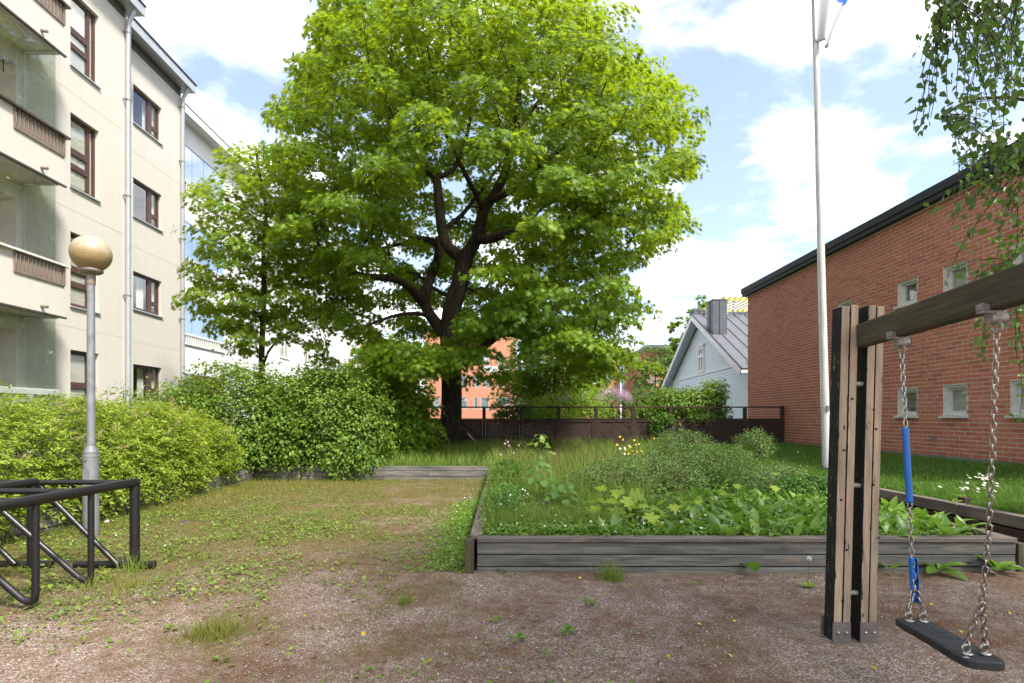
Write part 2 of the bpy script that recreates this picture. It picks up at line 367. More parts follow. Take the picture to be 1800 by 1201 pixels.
    MT['brick'] = brick('red brick', (.43, .138, .086), (.51, .170, .102), (.57, .205, .128))
    MT['mortar'] = flat('grey mortar', (.60, .55, .49), .95, var=.18, scale=14, bump=.4)
    MT['plinth'] = flat('concrete plinth', (.20, .20, .195), .95, var=.25, scale=5, bump=.4)
    k = NT('far orange brickwork'); bt = k.n('ShaderNodeTexBrick'); k.set(bt.inputs['Vector'], k.coord('Object', (1, 1, 1))); 
    sep = k.n('ShaderNodeSeparateXYZ'); k.t.links.new(k.coord('World'), sep.inputs[0]); cb = k.n('ShaderNodeCombineXYZ'); k.set(cb.inputs[0], k.math('ADD', sep.outputs[0], sep.outputs[1])); k.set(cb.inputs[1], sep.outputs[2]); k.t.links.new(cb.outputs[0], bt.inputs['Vector'])
    bt.inputs['Scale'].default_value = 1; bt.inputs['Brick Width'].default_value = .3; bt.inputs['Row Height'].default_value = .1; bt.inputs['Mortar Size'].default_value = .012
    bt.inputs['Color1'].default_value = (.42, .15, .075, 1); bt.inputs['Color2'].default_value = (.50, .19, .10, 1); bt.inputs['Mortar'].default_value = (.46, .30, .22, 1)
    k.bsdf(bt.outputs[0], .9, 0, None, .2); MT['far_brick'] = k.m
    MT['yellow_panel'] = flat('yellow cladding', (.70, .40, .04), .6, var=.05)
    MT['yellow_wood'] = flat('yellow painted beams', (.68, .60, .16), .6, var=.06)
    MT['pale_blue'] = flat('pale blue boards', (.62, .70, .73), .6, var=.06, scale=4, bump=.15)
    MT['gable_boards'] = flat('pale grey green boards', (.64, .70, .70), .65, var=.07, scale=4, bump=.15)
    MT['steel_roof'] = flat('grey seamed steel roof', (.115, .115, .128), .45, .2, var=.06, scale=2)
    MT['dark_steel'] = flat('dark sheet metal', (.085, .09, .10), .5, .3, var=.15, scale=4)
    MT['grey_wall'] = flat('grey plaster', (.36, .37, .39), .9, var=.1)
    MT['red_tile'] = flat('red roof', (.40, .12, .06), .8, var=.2, scale=10)
    MT['orange_sign'] = flat('orange sign paint', (.80, .22, .01), .5, var=.1)
    # --- wood
    MT['grey_wood'] = woodmat('weathered grey planks', (.060, .057, .050), (.165, .155, .135), (.30, .275, .24), dark=(.022, .025, .023), darkamt=.7, bare=(.27, .205, .145))
    MT['cap_wood'] = woodmat('brown grey capping timber', (.070, .056, .047), (.155, .128, .108), (.27, .235, .205), dark=(.035, .028, .024), darkamt=.55, bare=(.25, .19, .14))
    MT['fence_wood'] = woodmat('dark brown stained boards', (.022, .013, .010), (.040, .023, .018), (.065, .040, .031), grain=(2, 40, 40), dark=(.012, .008, .007), darkamt=.5, knots=False, bump=.3)
    MT['post_wood'] = woodmat('worn bare post timber', (.20, .135, .085), (.33, .235, .155), (.44, .335, .235), grain=(60, 60, 1.6), dark=(.16, .12, .09), darkamt=.4, knots=False)
    MT['beam_wood'] = woodmat('mossy dark beam timber', (.035, .029, .018), (.068, .057, .034), (.115, .096, .060), grain=(1.2, 22, 22), dark=(.030, .034, .012), darkamt=.7, knots=False)
    k = NT('flaking black tar paint'); co = k.coord('World', (16, 16, 5)); n = k.noise(co, 2.6, 7, .7); w = k.rng(n, .60, .66)
    k.bsdf(k.mix(w, (.012, .012, .013), (.22, .155, .10)), k.math('ADD', k.math('MULTIPLY', w, .3), .55), 0, k.bump(n, .5, .01), .3); MT['tar'] = k.m
    k = NT('bare timber with black paint left in streaks'); st = k.coord('World', (70, 70, 1.8)); g = k.noise(st, 1.6, 8, .65, .8)
    n = k.noise(k.coord('World', (20, 20, 2.6)), 1.9, 7, .72); ed = k.rng(k.math('ABSOLUTE', k.math('SUBTRACT', k.attr(), .5)), .30, .5, 0, .085); e = k.rng(k.math('ADD', n, ed), .635, .675)
    c = k.ramp(g, [(.28, (.22, .155, .10)), (.5, (.39, .285, .19)), (.74, (.52, .40, .285))])
    dn = k.noise(k.coord('World', (7, 7, 1.2)), 1.5, 3); c = k.mix(k.math('MULTIPLY', k.rng(dn, .42, .7), .65), c, (.13, .105, .085)); ck = k.noise(k.coord('World', (120, 120, 1.2)), 1.7, 5, .6); c = k.mix(k.math('MULTIPLY', k.rng(ck, .62, .72), .55), c, (.10, .075, .055))
    ho = k.voro(k.coord('World', (15, 15, 5)), 1.0, 'Distance'); e = k.math('MAXIMUM', e, k.rng(ho, .10, .07))
    k.bsdf(k.mix(e, c, (.014, .014, .014)), .8, 0, k.bump(g, .5, .005), .25); MT['post_front'] = k.m
    # --- metal, plastic
    k = NT('black enamel tube'); co = k.coord('World'); n = k.noise(co, 30, 5); sc = k.rng(k.noise(k.coord('World', (30, 8, 30)), 3, 5), .70, .74)
    k.bsdf(k.mix(k.math('MULTIPLY', sc, .5), (.010, .009, .010), (.12, .11, .11)), k.rng(n, .3, .7, .30, .48), 0, None, .5); MT['black_tube'] = k.m
    MT['chain'] = flat('zinc plated chain', (.36, .33, .30), .30, .95, var=.45, scale=40)
    MT['bolt'] = flat('worn bolt heads', (.40, .36, .32), .4, .8, var=.4, scale=60)
    MT['bracket'] = flat('pale rusted swing bearing', (.26, .235, .21), .55, .4, var=.3, scale=40)
    MT['shoe'] = flat('brown grey post shoe steel', (.16, .135, .125), .55, .4, var=.25, scale=14, bump=.1)
    MT['rubber'] = flat('black rubber', (.018, .018, .019), .62, var=.25, scale=25, bump=.25)
    MT['hose'] = flat('blue plastic hose', (.003, .11, .40), .38, var=.08, scale=10)
    k = NT('weathered white flagpole paint'); co = k.coord('World'); n = k.noise(k.coord('World', (16, 16, .8)), 2, 6, .7); b = k.noise(co, .9, 3)
    k.bsdf(k.mix(k.math('MULTIPLY', k.rng(n, .40, .68), .8), (.56, .56, .55), (.30, .28, .25)), .55); MT['pole_paint'] = k.m
    k = NT('dirty yellowed globe'); co = k.coord('Object'); sp = k.noise(co, 55, 5, .8); bl = k.noise(co, 7, 5)
    se = k.n('ShaderNodeSeparateXYZ'); k.t.links.new(k.n('ShaderNodeTexCoord').outputs['Object'], se.inputs[0])
    up = k.rng(k.math('ADD', se.outputs[2], k.math('MULTIPLY', k.math('SUBTRACT', bl, .5), .25)), -.05, .12, smooth=True)
    c = k.mix(up, (.33, .225, .095), (.40, .335, .24)); c = k.mix(k.math('MULTIPLY', k.rng(sp, .44, .60), .7), c, (.17, .135, .085))
    k.bsdf(c, .42, 0, None, .5); MT['globe'] = k.m
    MT['flag_shaded'] = flat('shaded white flag cloth', (.46, .45, .47), .9, var=.03)  # white cloth greyed: its backlit shade is put into the colour
    MT['flag_blue'] = flat('blue flag cloth', (.03, .13, .45), .9, var=.05)
    # --- ground
    k = NT('gravel with moss and litter'); co = k.coord('World'); se = k.n('ShaderNodeSeparateXYZ'); k.t.links.new(co, se.inputs[0])
    v1 = k.voro(co, 118, 'Color'); v2 = k.voro(co, 210, 'Color'); d1 = k.voro(co, 118, 'Distance'); s1 = k.n('ShaderNodeSeparateColor'); k.t.links.new(v1, s1.inputs[0]); s2 = k.n('ShaderNodeSeparateColor'); k.t.links.new(v2, s2.inputs[0])
    stone = k.ramp(s1.outputs[0], [(0, (.098, .064, .048)), (.3, (.195, .128, .096)), (.55, (.30, .21, .163)), (.75, (.285, .245, .21)), (.9, (.43, .37, .33)), (1, (.60, .54, .49))])
    fine = k.ramp(s2.outputs[1], [(0, (.072, .039, .021)), (.5, (.135, .078, .046)), (.85, (.215, .130, .086)), (1, (.36, .25, .18))])
    mo = k.noise(co, 1.1, 6, .62, .4); mo2 = k.noise(co, 7, 6, .7)
    stn = k.math('ADD', k.math('MULTIPLY', mo, .6), k.math('MULTIPLY', mo2, .4))
    c = k.mix(k.rng(stn, .42, .58), stone, fine)
    # moss and thin greenery: more to the left and in the middle distance, less near the swing
    gx = k.rng(se.outputs[0], -4.5, 2.2, 1, 0); gy = k.rng(se.outputs[1], 2.2, 6.5, 0, 1)
    g = k.math('ADD', k.math('MULTIPLY', k.math('MULTIPLY', gx, gy), .30), k.math('ADD', k.math('MULTIPLY', k.noise(co, .9, 7, .65, .6), .6), k.math('MULTIPLY', k.noise(co, 16, 5, .7), .4)))
    moss = k.ramp(k.noise(co, 60, 4, .7), [(.3, (.060, .040, .014)), (.5, (.120, .094, .028)), (.7, (.165, .150, .040))])
    c = k.mix(k.math('MULTIPLY', k.rng(g, .56, .70), .85), c, moss)
    k.bsdf(c, .95, 0, k.bump(k.math('ADD', k.math('MULTIPLY', d1, -1.0), k.math('MULTIPLY', mo2, .6)), .85, .014), .15); MT['gravel'] = k.m
    k = NT('dark soil under lawn'); co = k.coord('World'); n = k.noise(co, 9, 6, .7)
    k.bsdf(k.ramp(n, [(.3, (.025, .04, .010)), (.5, (.045, .075, .014)), (.7, (.07, .10, .022))]), .95, 0, k.bump(n, .7, .03), .1); MT['soil'] = k.m
    k = NT('asphalt'); co = k.coord('World'); n = k.noise(co, 90, 4); k.bsdf(k.mix(n, (.04, .04, .042), (.07, .07, .07)), .9); MT['asphalt'] = k.m
    k = NT('loose stones'); f = k.attr(); k.bsdf(k.ramp(f, [(0, (.10, .058, .042)), (.35, (.20, .125, .098)), (.65, (.24, .20, .18)), (.85, (.34, .28, .25)), (1, (.52, .47, .44))]), .85, 0, None, .3); MT['stones'] = k.m
mats()
# ---------------------------------------------------------------- ground
EDGE_L, EDGE_R, EDGE_B, PL_X0, PL_X1, PL_Y0, PL_YR = -5.92, 5.74, 12.92, -0.32, 4.93, 5.26, 10.9
def in_yard(x, y): return ((x > EDGE_L) & (x < EDGE_R) & (y < PL_YR)) | ((x > EDGE_L) & (x < PL_X1) & (y < EDGE_B))
def lawn_z(x, y):
    x = np.asarray(x, float); y = np.asarray(y, float)
    l = .30 + 0 * x
    b = .31 + np.clip((y - EDGE_B) / 5.0, 0, 1) * .26
    r = .37 + np.clip((x - EDGE_R) / 3.4, 0, 1) * .22
    z = np.where(x > 5.0, np.maximum(r, b), np.where(y > EDGE_B, b, l))
    return z + .018 * np.sin(x * 2.1 + y) * np.cos(y * 1.7 - x * .6)
def soil_z(x, y): return .27 + .05 * np.clip((np.asarray(y) - 6) / 6, 0, 1) + .02 * np.sin(np.asarray(x) * 3) * np.cos(np.asarray(y) * 2.3)
def build_ground():
    # yard sheet, fine near the camera, one sheet to the horizon
    xs = np.concatenate([[-400, -120, -40, -14], np.arange(-7, 7.01, .14), [14, 40, 120, 400]])
    ys = np.concatenate([[-300, -60, -12, -4], np.arange(0, 13.3, .14), [18, 60, 200, 900]])
    X, Y = np.meshgrid(xs, ys); near = (np.abs(X) < 7.2) & (Y > -1) & (Y < 13.3)
    Z = np.where(near, .012 * np.sin(X * 1.3 + .4 * Y) * np.cos(Y * 1.1) + .006 * np.sin(X * 5.1) * np.sin(Y * 4.3), 0)
    nx, ny = len(xs), len(ys); i = np.arange(nx * ny).reshape(ny, nx); a, b, c, d = i[:-1, :-1].ravel(), i[:-1, 1:].ravel(), i[1:, 1:].ravel(), i[1:, :-1].ravel()
    tag(link('gravel_ground', tri_mesh('gravel_ground', np.stack([X, Y, Z], -1).reshape(-1, 3), np.concatenate([np.stack([a, b, c], -1), np.stack([a, c, d], -1)]), None, MT['gravel'], True)), kind='structure')
    xs = np.sort(np.concatenate([np.arange(-13.2, 9.5, .22), [EDGE_L, EDGE_R, PL_X1, 9.5]])); ys = np.sort(np.concatenate([np.arange(1.0, 19.2, .22), [EDGE_B, PL_YR, 19.2]]))
    X, Y = np.meshgrid(xs, ys); Z = lawn_z(X, Y); nx, ny = len(xs), len(ys); i = np.arange(nx * ny).reshape(ny, nx)
    cx = (X[:-1, :-1] + X[1:, 1:]) / 2; cy = (Y[:-1, :-1] + Y[1:, 1:]) / 2; keep = ~in_yard(cx, cy).ravel()
    # the heights at the step belong to the raised side
    a, b, c, d = [q.ravel()[keep] for q in (i[:-1, :-1], i[:-1, 1:], i[1:, 1:], i[1:, :-1])]
    tag(link('lawn', tri_mesh('lawn', np.stack([X, Y, Z], -1).reshape(-1, 3), np.concatenate([np.stack([a, b, c], -1), np.stack([a, c, d], -1)]), None, MT['soil'], True)), kind='structure')
    m = MB(); m.box(-90, 90, 19.15, 190, -.5, .40); m.build('street', MT['asphalt'], kind='structure')
    xs = np.arange(PL_X0 + .06, PL_X1 - .03, .2); ys = np.arange(PL_Y0 + .06, 12.95, .2); X, Y = np.meshgrid(xs, ys); i = np.arange(X.size).reshape(X.shape)
    a, b, c, d = [q.ravel() for q in (i[:-1, :-1], i[:-1, 1:], i[1:, 1:], i[1:, :-1])]
    tag(link('planter_soil', tri_mesh('planter_soil', np.stack([X, Y, soil_z(X, Y)], -1).reshape(-1, 3), np.concatenate([np.stack([a, b, c], -1), np.stack([a, c, d], -1)]), None, MT['soil'], True)), kind='structure')
build_ground()

# ---------------------------------------------------------------- windows
def pane(parent, mp, u0, u1, v0, v1, d, mat='glass', name='pane'):
    m = MB(); m.boxm(mp, u0, u1, v0, v1, d, d + .012); return m.build(name, MT[mat], parent)
def framed(parent, mp, u0, u1, v0, v1, d, mat, cells, w=.055, t=.07, sill=None, curtain=None, name='window', glass='glass', silld=.05):
    """cells: list of pane rectangles in fractions; the bars fill what is between them"""
    W, Hh = u1 - u0, v1 - v0; m = MB()
    holes = [(u0 + W * a, u0 + W * b, v0 + Hh * c, v0 + Hh * e) for a, b, c, e in cells]
    us = sorted({u0, u1} | {h[i] for h in holes for i in (0, 1)}); vs = sorted({v0, v1} | {h[i] for h in holes for i in (2, 3)})
    for a, b in zip(us, us[1:]):
        for c, e in zip(vs, vs[1:]):
            if any(h[0] <= (a + b) / 2 <= h[1] and h[2] <= (c + e) / 2 <= h[3] for h in holes): continue
            m.boxm(mp, a, b, c, e, d, d + t)
    # thin stepped casement rim round each pane
    for a, b, c, e in holes:
        q = .018
        for r in ((a, b, c, c + q), (a, b, e - q, e), (a, a + q, c + q, e - q), (b - q, b, c + q, e - q)): m.boxm(mp, *r, d + .012, d + .055)
    f = m.build(name, MT[mat], parent)
    for h in holes: pane(f, mp, *h, d + .03, glass)
    if sill:
        s = MB(); s.boxm(mp, u0 - .03, u1 + .03, v0 - .045, v0 - .012, -silld, d + .02); s.build('sill', MT[sill], f)
    if curtain:
        c = MB(); n = 14
        for (a, b, lo) in curtain:
            ua, ub = u0 + W * a, u0 + W * b; vb = v0 + Hh * lo
            pts = [(ua + (ub - ua) * i / n, .14 + .02 * math.sin(i * 2.4)) for i in range(n + 1)]
            for (p, dp), (q, dq) in zip(pts, pts[1:]): c.add([mp(p, vb, d + dp), mp(q, vb, d + dq), mp(q, v1, d + dq), mp(p, v1, d + dp)], [(0, 1, 2, 3)])
        c.build('curtain', MT['curtain'], f)
    return f
TALL = [(.07, .70, .555, .955), (.07, .70, .345, .475), (.07, .70, .04, .275), (.80, .93, .04, .955)]
WIDE = [(.05, .60, .06, .94), (.74, .94, .36, .94), (.74, .94, .06, .27)]

# ---------------------------------------------------------------- cream apartment building
def cream_building():
    t = empty('apartment_building', (-14, 11, 0), label='cream rendered apartment building with brown windows and glazed balconies on the left', cat='building')
    t.location = (0, 0, 0)
    X1, X2, Y0, Y1, Y2, TOP = -10.7, -11.35, 1.5, 15.45, 19.15, 13.0
    m1 = lambda u, v, d: (X1 - d, u, v); m2 = lambda u, v, d: (X2 - d, u, v)
    tall = [(13.46, 14.4, 10.2, 12.05), (13.46, 14.4, 7.2, 9.02), (13.46, 14.4, 4.25, 6.08), (13.46, 14.4, 1.35, 3.16)]
    small = [(16.69, 18.07, 10.52, 11.70), (16.69, 18.07, 7.66, 8.83), (16.69, 18.07, 4.82, 5.97), (16.69, 18.07, 2.0, 3.12)]
    logg = [(3.0, 11.95, z, z + 2.45, .45) for z in (.95, 3.85, 6.78, 9.72)]
    m = MB(); m.wall(m1, Y0, Y1, 0, TOP, tall + logg, .145, back=1)
    m.add([(X1, Y1, 0), (X2, Y1, 0), (X2, Y1, TOP), (X1, Y1, TOP)], [(0, 1, 2, 3)])
    m.add([(X1, Y0, 0), (-24, Y0, 0), (-24, Y0, TOP), (X1, Y0, TOP)], [(0, 3, 2, 1)])
    # thin panel joints
    w1 = m.build('wall', [MT['cream'], MT['cream']], t)
    m = MB(); m.wall(m2, Y1, Y2, 0, TOP, small, .145)
    m.add([(X2, Y2, 0), (-12.3, Y2, 0), (-12.3, Y2, TOP), (X2, Y2, TOP)], [(0, 1, 2, 3)])
    m.build('wall', MT['cream'], t)
    for i, h in enumerate(tall):
        framed(t, m1, *h[:4], .10, 'brown_frame', TALL, sill='zinc', curtain=[[(.0, 1, .05)], [(.05, .75, .72)], [(.55, 1, .05)], [(.05, .9, .1)]][i])
        b = MB(); b.boxm(m1, h[0] - .2, h[1] + .2, h[2] - .2, h[3] + .2, .7, .72); b.build('room', MT['room'], t)
    for i, h in enumerate(small):
        framed(t, m2, *h[:4], .10, 'brown_frame', WIDE, sill='zinc', curtain=[[(.55, 1, .05)], [(.7, 1, .3)], [(.35, .62, .05), (.8, 1, .05)], [(.38, .62, .05), (.8, 1, .05)]][i])
        b = MB(); b.boxm(m2, h[0] - .2, h[1] + .2, h[2] - .2, h[3] + .2, .7, .72); b.build('room', MT['room'], t)
    # joints in the render: thin recessed-looking strips, 3 mm proud lips
    for z in (3.72, 6.62, 9.52):
        for (mq, a, b, q) in ((m1, 12.3, Y1 - .02, z), (m2, Y1 + .1, Y2 - .02, z + .1)):
            j = MB(); j.boxm(mq, a, b, q, q + .010, -.003, .0); j.build('panel_joint', MT['cream'], t)
    # eaves
    for (X, a, b) in ((X1, Y0 - .3, Y1 + .22), (X2, Y1 + .24, Y2 + .25)):
        e = MB(); e.box(X - 3, X + .36, a, b, TOP - .02, TOP + .05, 0); e.box(X + .36, X + .39, a, b, TOP - .03, TOP + .25, 0)
        e.box(X - 3, X + .42, a - .02, b + .02, TOP + .25, TOP + .29, 1); e.box(X - 13, X + .36, a, b - .01, TOP + .05, TOP + .25, 0)
        e.box(X + .0, X + .03, a + .4, b - .3, TOP - .28, TOP - .02, 2)
        e.build('eave', [MT['zinc'], MT['roof_dark'], MT['dark_cap']], t)
    # downpipes with brackets
    for (X, Y) in ((X1 + .10, Y1 - .06), (X2 + .10, Y2 - .05)):
        p = MB(); p.tube([(X + .16, Y, TOP + .03), (X + .14, Y, TOP - .12), (X, Y, TOP - .38), (X, Y, .45)], .062, 12); pp = p.build('downpipe', MT['zinc'], t)
        for z in (2.1, 4.9, 7.7, 10.4, 12.3):
            b = MB(); b.tube([(X, Y, z), (X, Y, z + .04)], .072, 12); b.box(X - .12, X, Y - .09, Y - .06, z, z + .04); b.build('bracket', MT['galv'], pp)
    # balconies
    XB, YE = -9.9, 12.28; mb = lambda u, v, d: (XB - d, u, v)
    spec = [(9.64, 10.75), (6.71, 7.79), (3.75, 4.89)]
    for k, (lip, rail) in enumerate(spec):
        g0, gz = YE - 1.24, rail - .42
        m = MB(); m.wall(mb, 2.6, YE, lip, rail - .03, [(g0, YE - .02, gz, rail - .03)], .10)
        m.add([(XB - .1, 2.6, lip + .15), (XB - .1, g0, lip + .15), (XB - .1, g0, rail - .03), (XB - .1, 2.6, rail - .03)], [(0, 3, 2, 1)])
        m.box(XB - .8, XB - .02, 2.6, YE - .02, lip - .01, lip + .16)
        m.add([(XB, YE, lip), (XB - .8, YE, lip), (XB - .8, YE, gz), (XB, YE, gz)], [(0, 1, 2, 3)])
        m.box(XB - .02, XB + .035, 2.6, YE + .03, lip - .05, lip - .012, 1)
        ba = m.build('balcony', [MT['cream'], MT['dark_cap']], t)
        r = MB(); r.boxm(mb, 2.6, YE + .08, rail - .03, rail + .015, -.09, .12); r.build('cap_rail', MT['dark_cap' if k < 2 else 'grey_white'], ba)
        f = MB(); f.boxm(mb, g0, YE, gz - .04, gz, -.03, .03); f.boxm(mb, g0 - .04, g0, gz - .04, rail - .035, -.03, .03); f.boxm(mb, YE - .05, YE, gz, rail - .035, -.03, .03); f.build('grille_frame', MT['brown_metal'], ba)
        me = None
        for i in range(12):
            u = g0 + .055 + i * .094
            if me is None:
                s = MB(); s.boxm(mb, u, u + .05, gz, rail - .035, -.022, .01); o = s.build('slat', MT['brown_metal'], ba); me = o.data
            else: link('slat', me, ba, loc=(0, i * .094, 0))
        b = MB(); b.boxm(mb, g0, YE - .05, gz, rail - .04, .22, .23); b.build('backing_sheet', MT['curtain'], ba)
        d = MB(); d.tube([(XB - .1, YE - .62, lip + .13), (XB + .13, YE - .60, lip + .10)], .032, 10); d.build('drain_spout', MT['brown_metal'], ba)
    gl = [(10.765, 11.9), (7.805, 9.58), (4.905, 6.64), (2.08, 3.68)]
    for k, (z0, z1) in enumerate(gl):
        e = 12.12
        a = MB()
        for (q0, q1) in ((z1, z1 + .03), (z0, z0 + .025)): a.boxm(mb, 2.6, e + .02, q0, q1, .02, .08)
        a.boxm(mb, 2.6, e + .03, z1 + .03, z1 + .055, .0, .10)
        a.box(XB - .80, XB - .08, e - .02, e + .02, z1, z1 + .03); a.box(XB - .80, XB - .74, e - .02, e + .02, z0, z1)
        if k == 3:
            a.boxm(mb, 2.6, e + .03, z0 - .10, z0, -.02, .12)
        fr = a.build('glazing_rail', MT['alu'], t)
        u = 2.6
        while u < e - .1:
            pane(fr, mb, u, min(u + .93, e) - .012, z0 + .025, z1, .045, name='glass_panel'); u += (e - 2.6) / 10
        p = MB(); p.box(XB - .74, XB - .06, e - .008, e + .008, z0 + .025, z1); p.build('glass_panel', MT['glass'], fr)
    b = MB(); b.boxm(mb, 2.6, 12.2, .2, 1.97, .02, .06); bp = b.build('base_panel', MT['plinth'], t)
    b = MB(); b.boxm(mb, 11.35, 11.45, .2, 1.97, -.03, .02); b.build('post', MT['zinc'], bp)
    # small hanging sign inside the upper balcony
    b = MB(); b.box(-10.62, -10.6, 11.13, 11.38, 8.42, 8.70); s = b.build('hanging_plate', MT['white_paint'], t)
    b = MB(); b.tube([(-10.6, 11.55, 8.80), (-10.6, 11.55, 9.10)], .012, 6); b.tube([(-10.6, 11.55, 9.0), (-10.6, 11.2, 8.92), (-10.6, 11.25, 8.7)], .010, 6); b.build('hook', MT['tar'], s)
    # back of the block
    m = MB(); m.box(-24, -12.45, Y0, Y2, 0, TOP); m.build('rear_block', MT['cream'], t)
    return t
cream_building()

# ---------------------------------------------------------------- white apartment building
def white_building():
    t = empty('white_apartment_block', (0, 0, 0), label='white apartment block behind the maples with blue glazed balconies', cat='building')
    X, Y0, Y1, TOP = -12.2, 19.45, 46.0, 12.75; mp = lambda u, v, d: (X - d, u, v)
    fl = [3.2, 6.12, 9.03, 11.95]
    wins = []
    for z in fl:
        for u in (25.9, 29.6, 33.2, 36.6): wins.append((u, u + 1.35, z - 1.35, z - .1))
    far = [(42.6, 45.3, z - 1.75, z) for z in fl]
    lg = [(20.55, 23.8, (z - 1.85 if z > 4 else 1.2), z) for z in fl]
    m = MB(); m.wall(mp, Y0, Y1, 0, TOP, wins + far + lg, .12)
    m.add([(X, Y0, 0), (-24, Y0, 0), (-24, Y0, TOP), (X, Y0, TOP)], [(0, 3, 2, 1)]); m.add([(X, Y1, 0), (-24, Y1, 0), (-24, Y1, TOP), (X, Y1, TOP)], [(0, 1, 2, 3)])
    m.box(-24, X - 1.6, Y0 + .05, Y1 - .05, 0, TOP)
    m.build('wall', MT['white_render'], t)
    for w in wins:
        framed(t, mp, *w, .06, 'white_paint', [(.05, .62, .06, .94), (.70, .95, .06, .94)], sill='white_paint', curtain=[(.0, 1, .0)])
    for i, w in enumerate(far):
        framed(t, mp, *w, .08, 'white_paint', [(.03, .97, .30, .97)], curtain=[(.6, 1, .0)])
        b = MB(); b.boxm(mp, w[0], w[1], w[2], w[3], .8, .82); b.build('room', MT['room'], t)
    b = MB(); b.tube([(X + .08, 41.9, .4), (X + .08, 41.9, TOP)], .07, 10); b.build('downpipe', MT['white_paint'], t)
    for i, w in enumerate(lg):
        u0, u1, z0, z1 = w; g0 = z0 + .45 if i else z0
        f = MB(); f.boxm(mp, u0, u1, z1 - .05, z1, .0, .08); f.boxm(mp, u0, u1, g0 - .04, g0, .0, .08)
        fr = f.build('glazing_rail', MT['alu'], t)
        n = 4
        for k in range(n):
            a = u0 + (u1 - u0) * k / n; pane(fr, mp, a + .012, a + (u1 - u0) / n - .012, g0, z1 - .05, .03, 'blue_glass' if i else 'glass', 'glass_panel')
        if i:
            r = MB(); r.boxm(mp, u0, u1, g0 - .085, g0 - .045, -.05, .03); r.boxm(mp, u0, u1, z0, z0 + .05, -.05, .03); ra = r.build('balustrade', MT['white_paint'], t)
            me = None; q = 0
            for k in range(22):
                u = u0 + .03 + k * .148
                if me is None:
                    s = MB(); s.boxm(mp, u, u + .055, z0 + .05, g0 - .085, -.04, .0); me = s.build('slat', MT['white_paint'], ra).data
                else: link('slat', me, ra, loc=(0, k * .148, 0))
            b = MB(); b.boxm(mp, u0, u1, z0, g0, .10, .11); b.build('backing_sheet', MT['room'], ra)
            d = MB(); d.tube([(X - .05, u0 + 2.6, z0 - .55), (X + .12, u0 + 2.6, z0 - .57)], .03, 8); d.build('drain_spout', MT['galv'], t)
        else:
            b = MB(); b.boxm(mp, u0, u1, z0, z1, .9, .92); b.build('room', MT['room'], t)
    e = MB(); e.box(X - 1, X + .42, Y0 + .05, Y1 + .3, TOP, TOP + .08); e.box(X + .42, X + .45, Y0 + .05, Y1 + .3, TOP - .02, TOP + .28); e.box(X - 12, X + .48, Y0 + .05, Y1 + .32, TOP + .28, TOP + .32)
    e.build('eave', MT['white_paint'], t)
white_building()

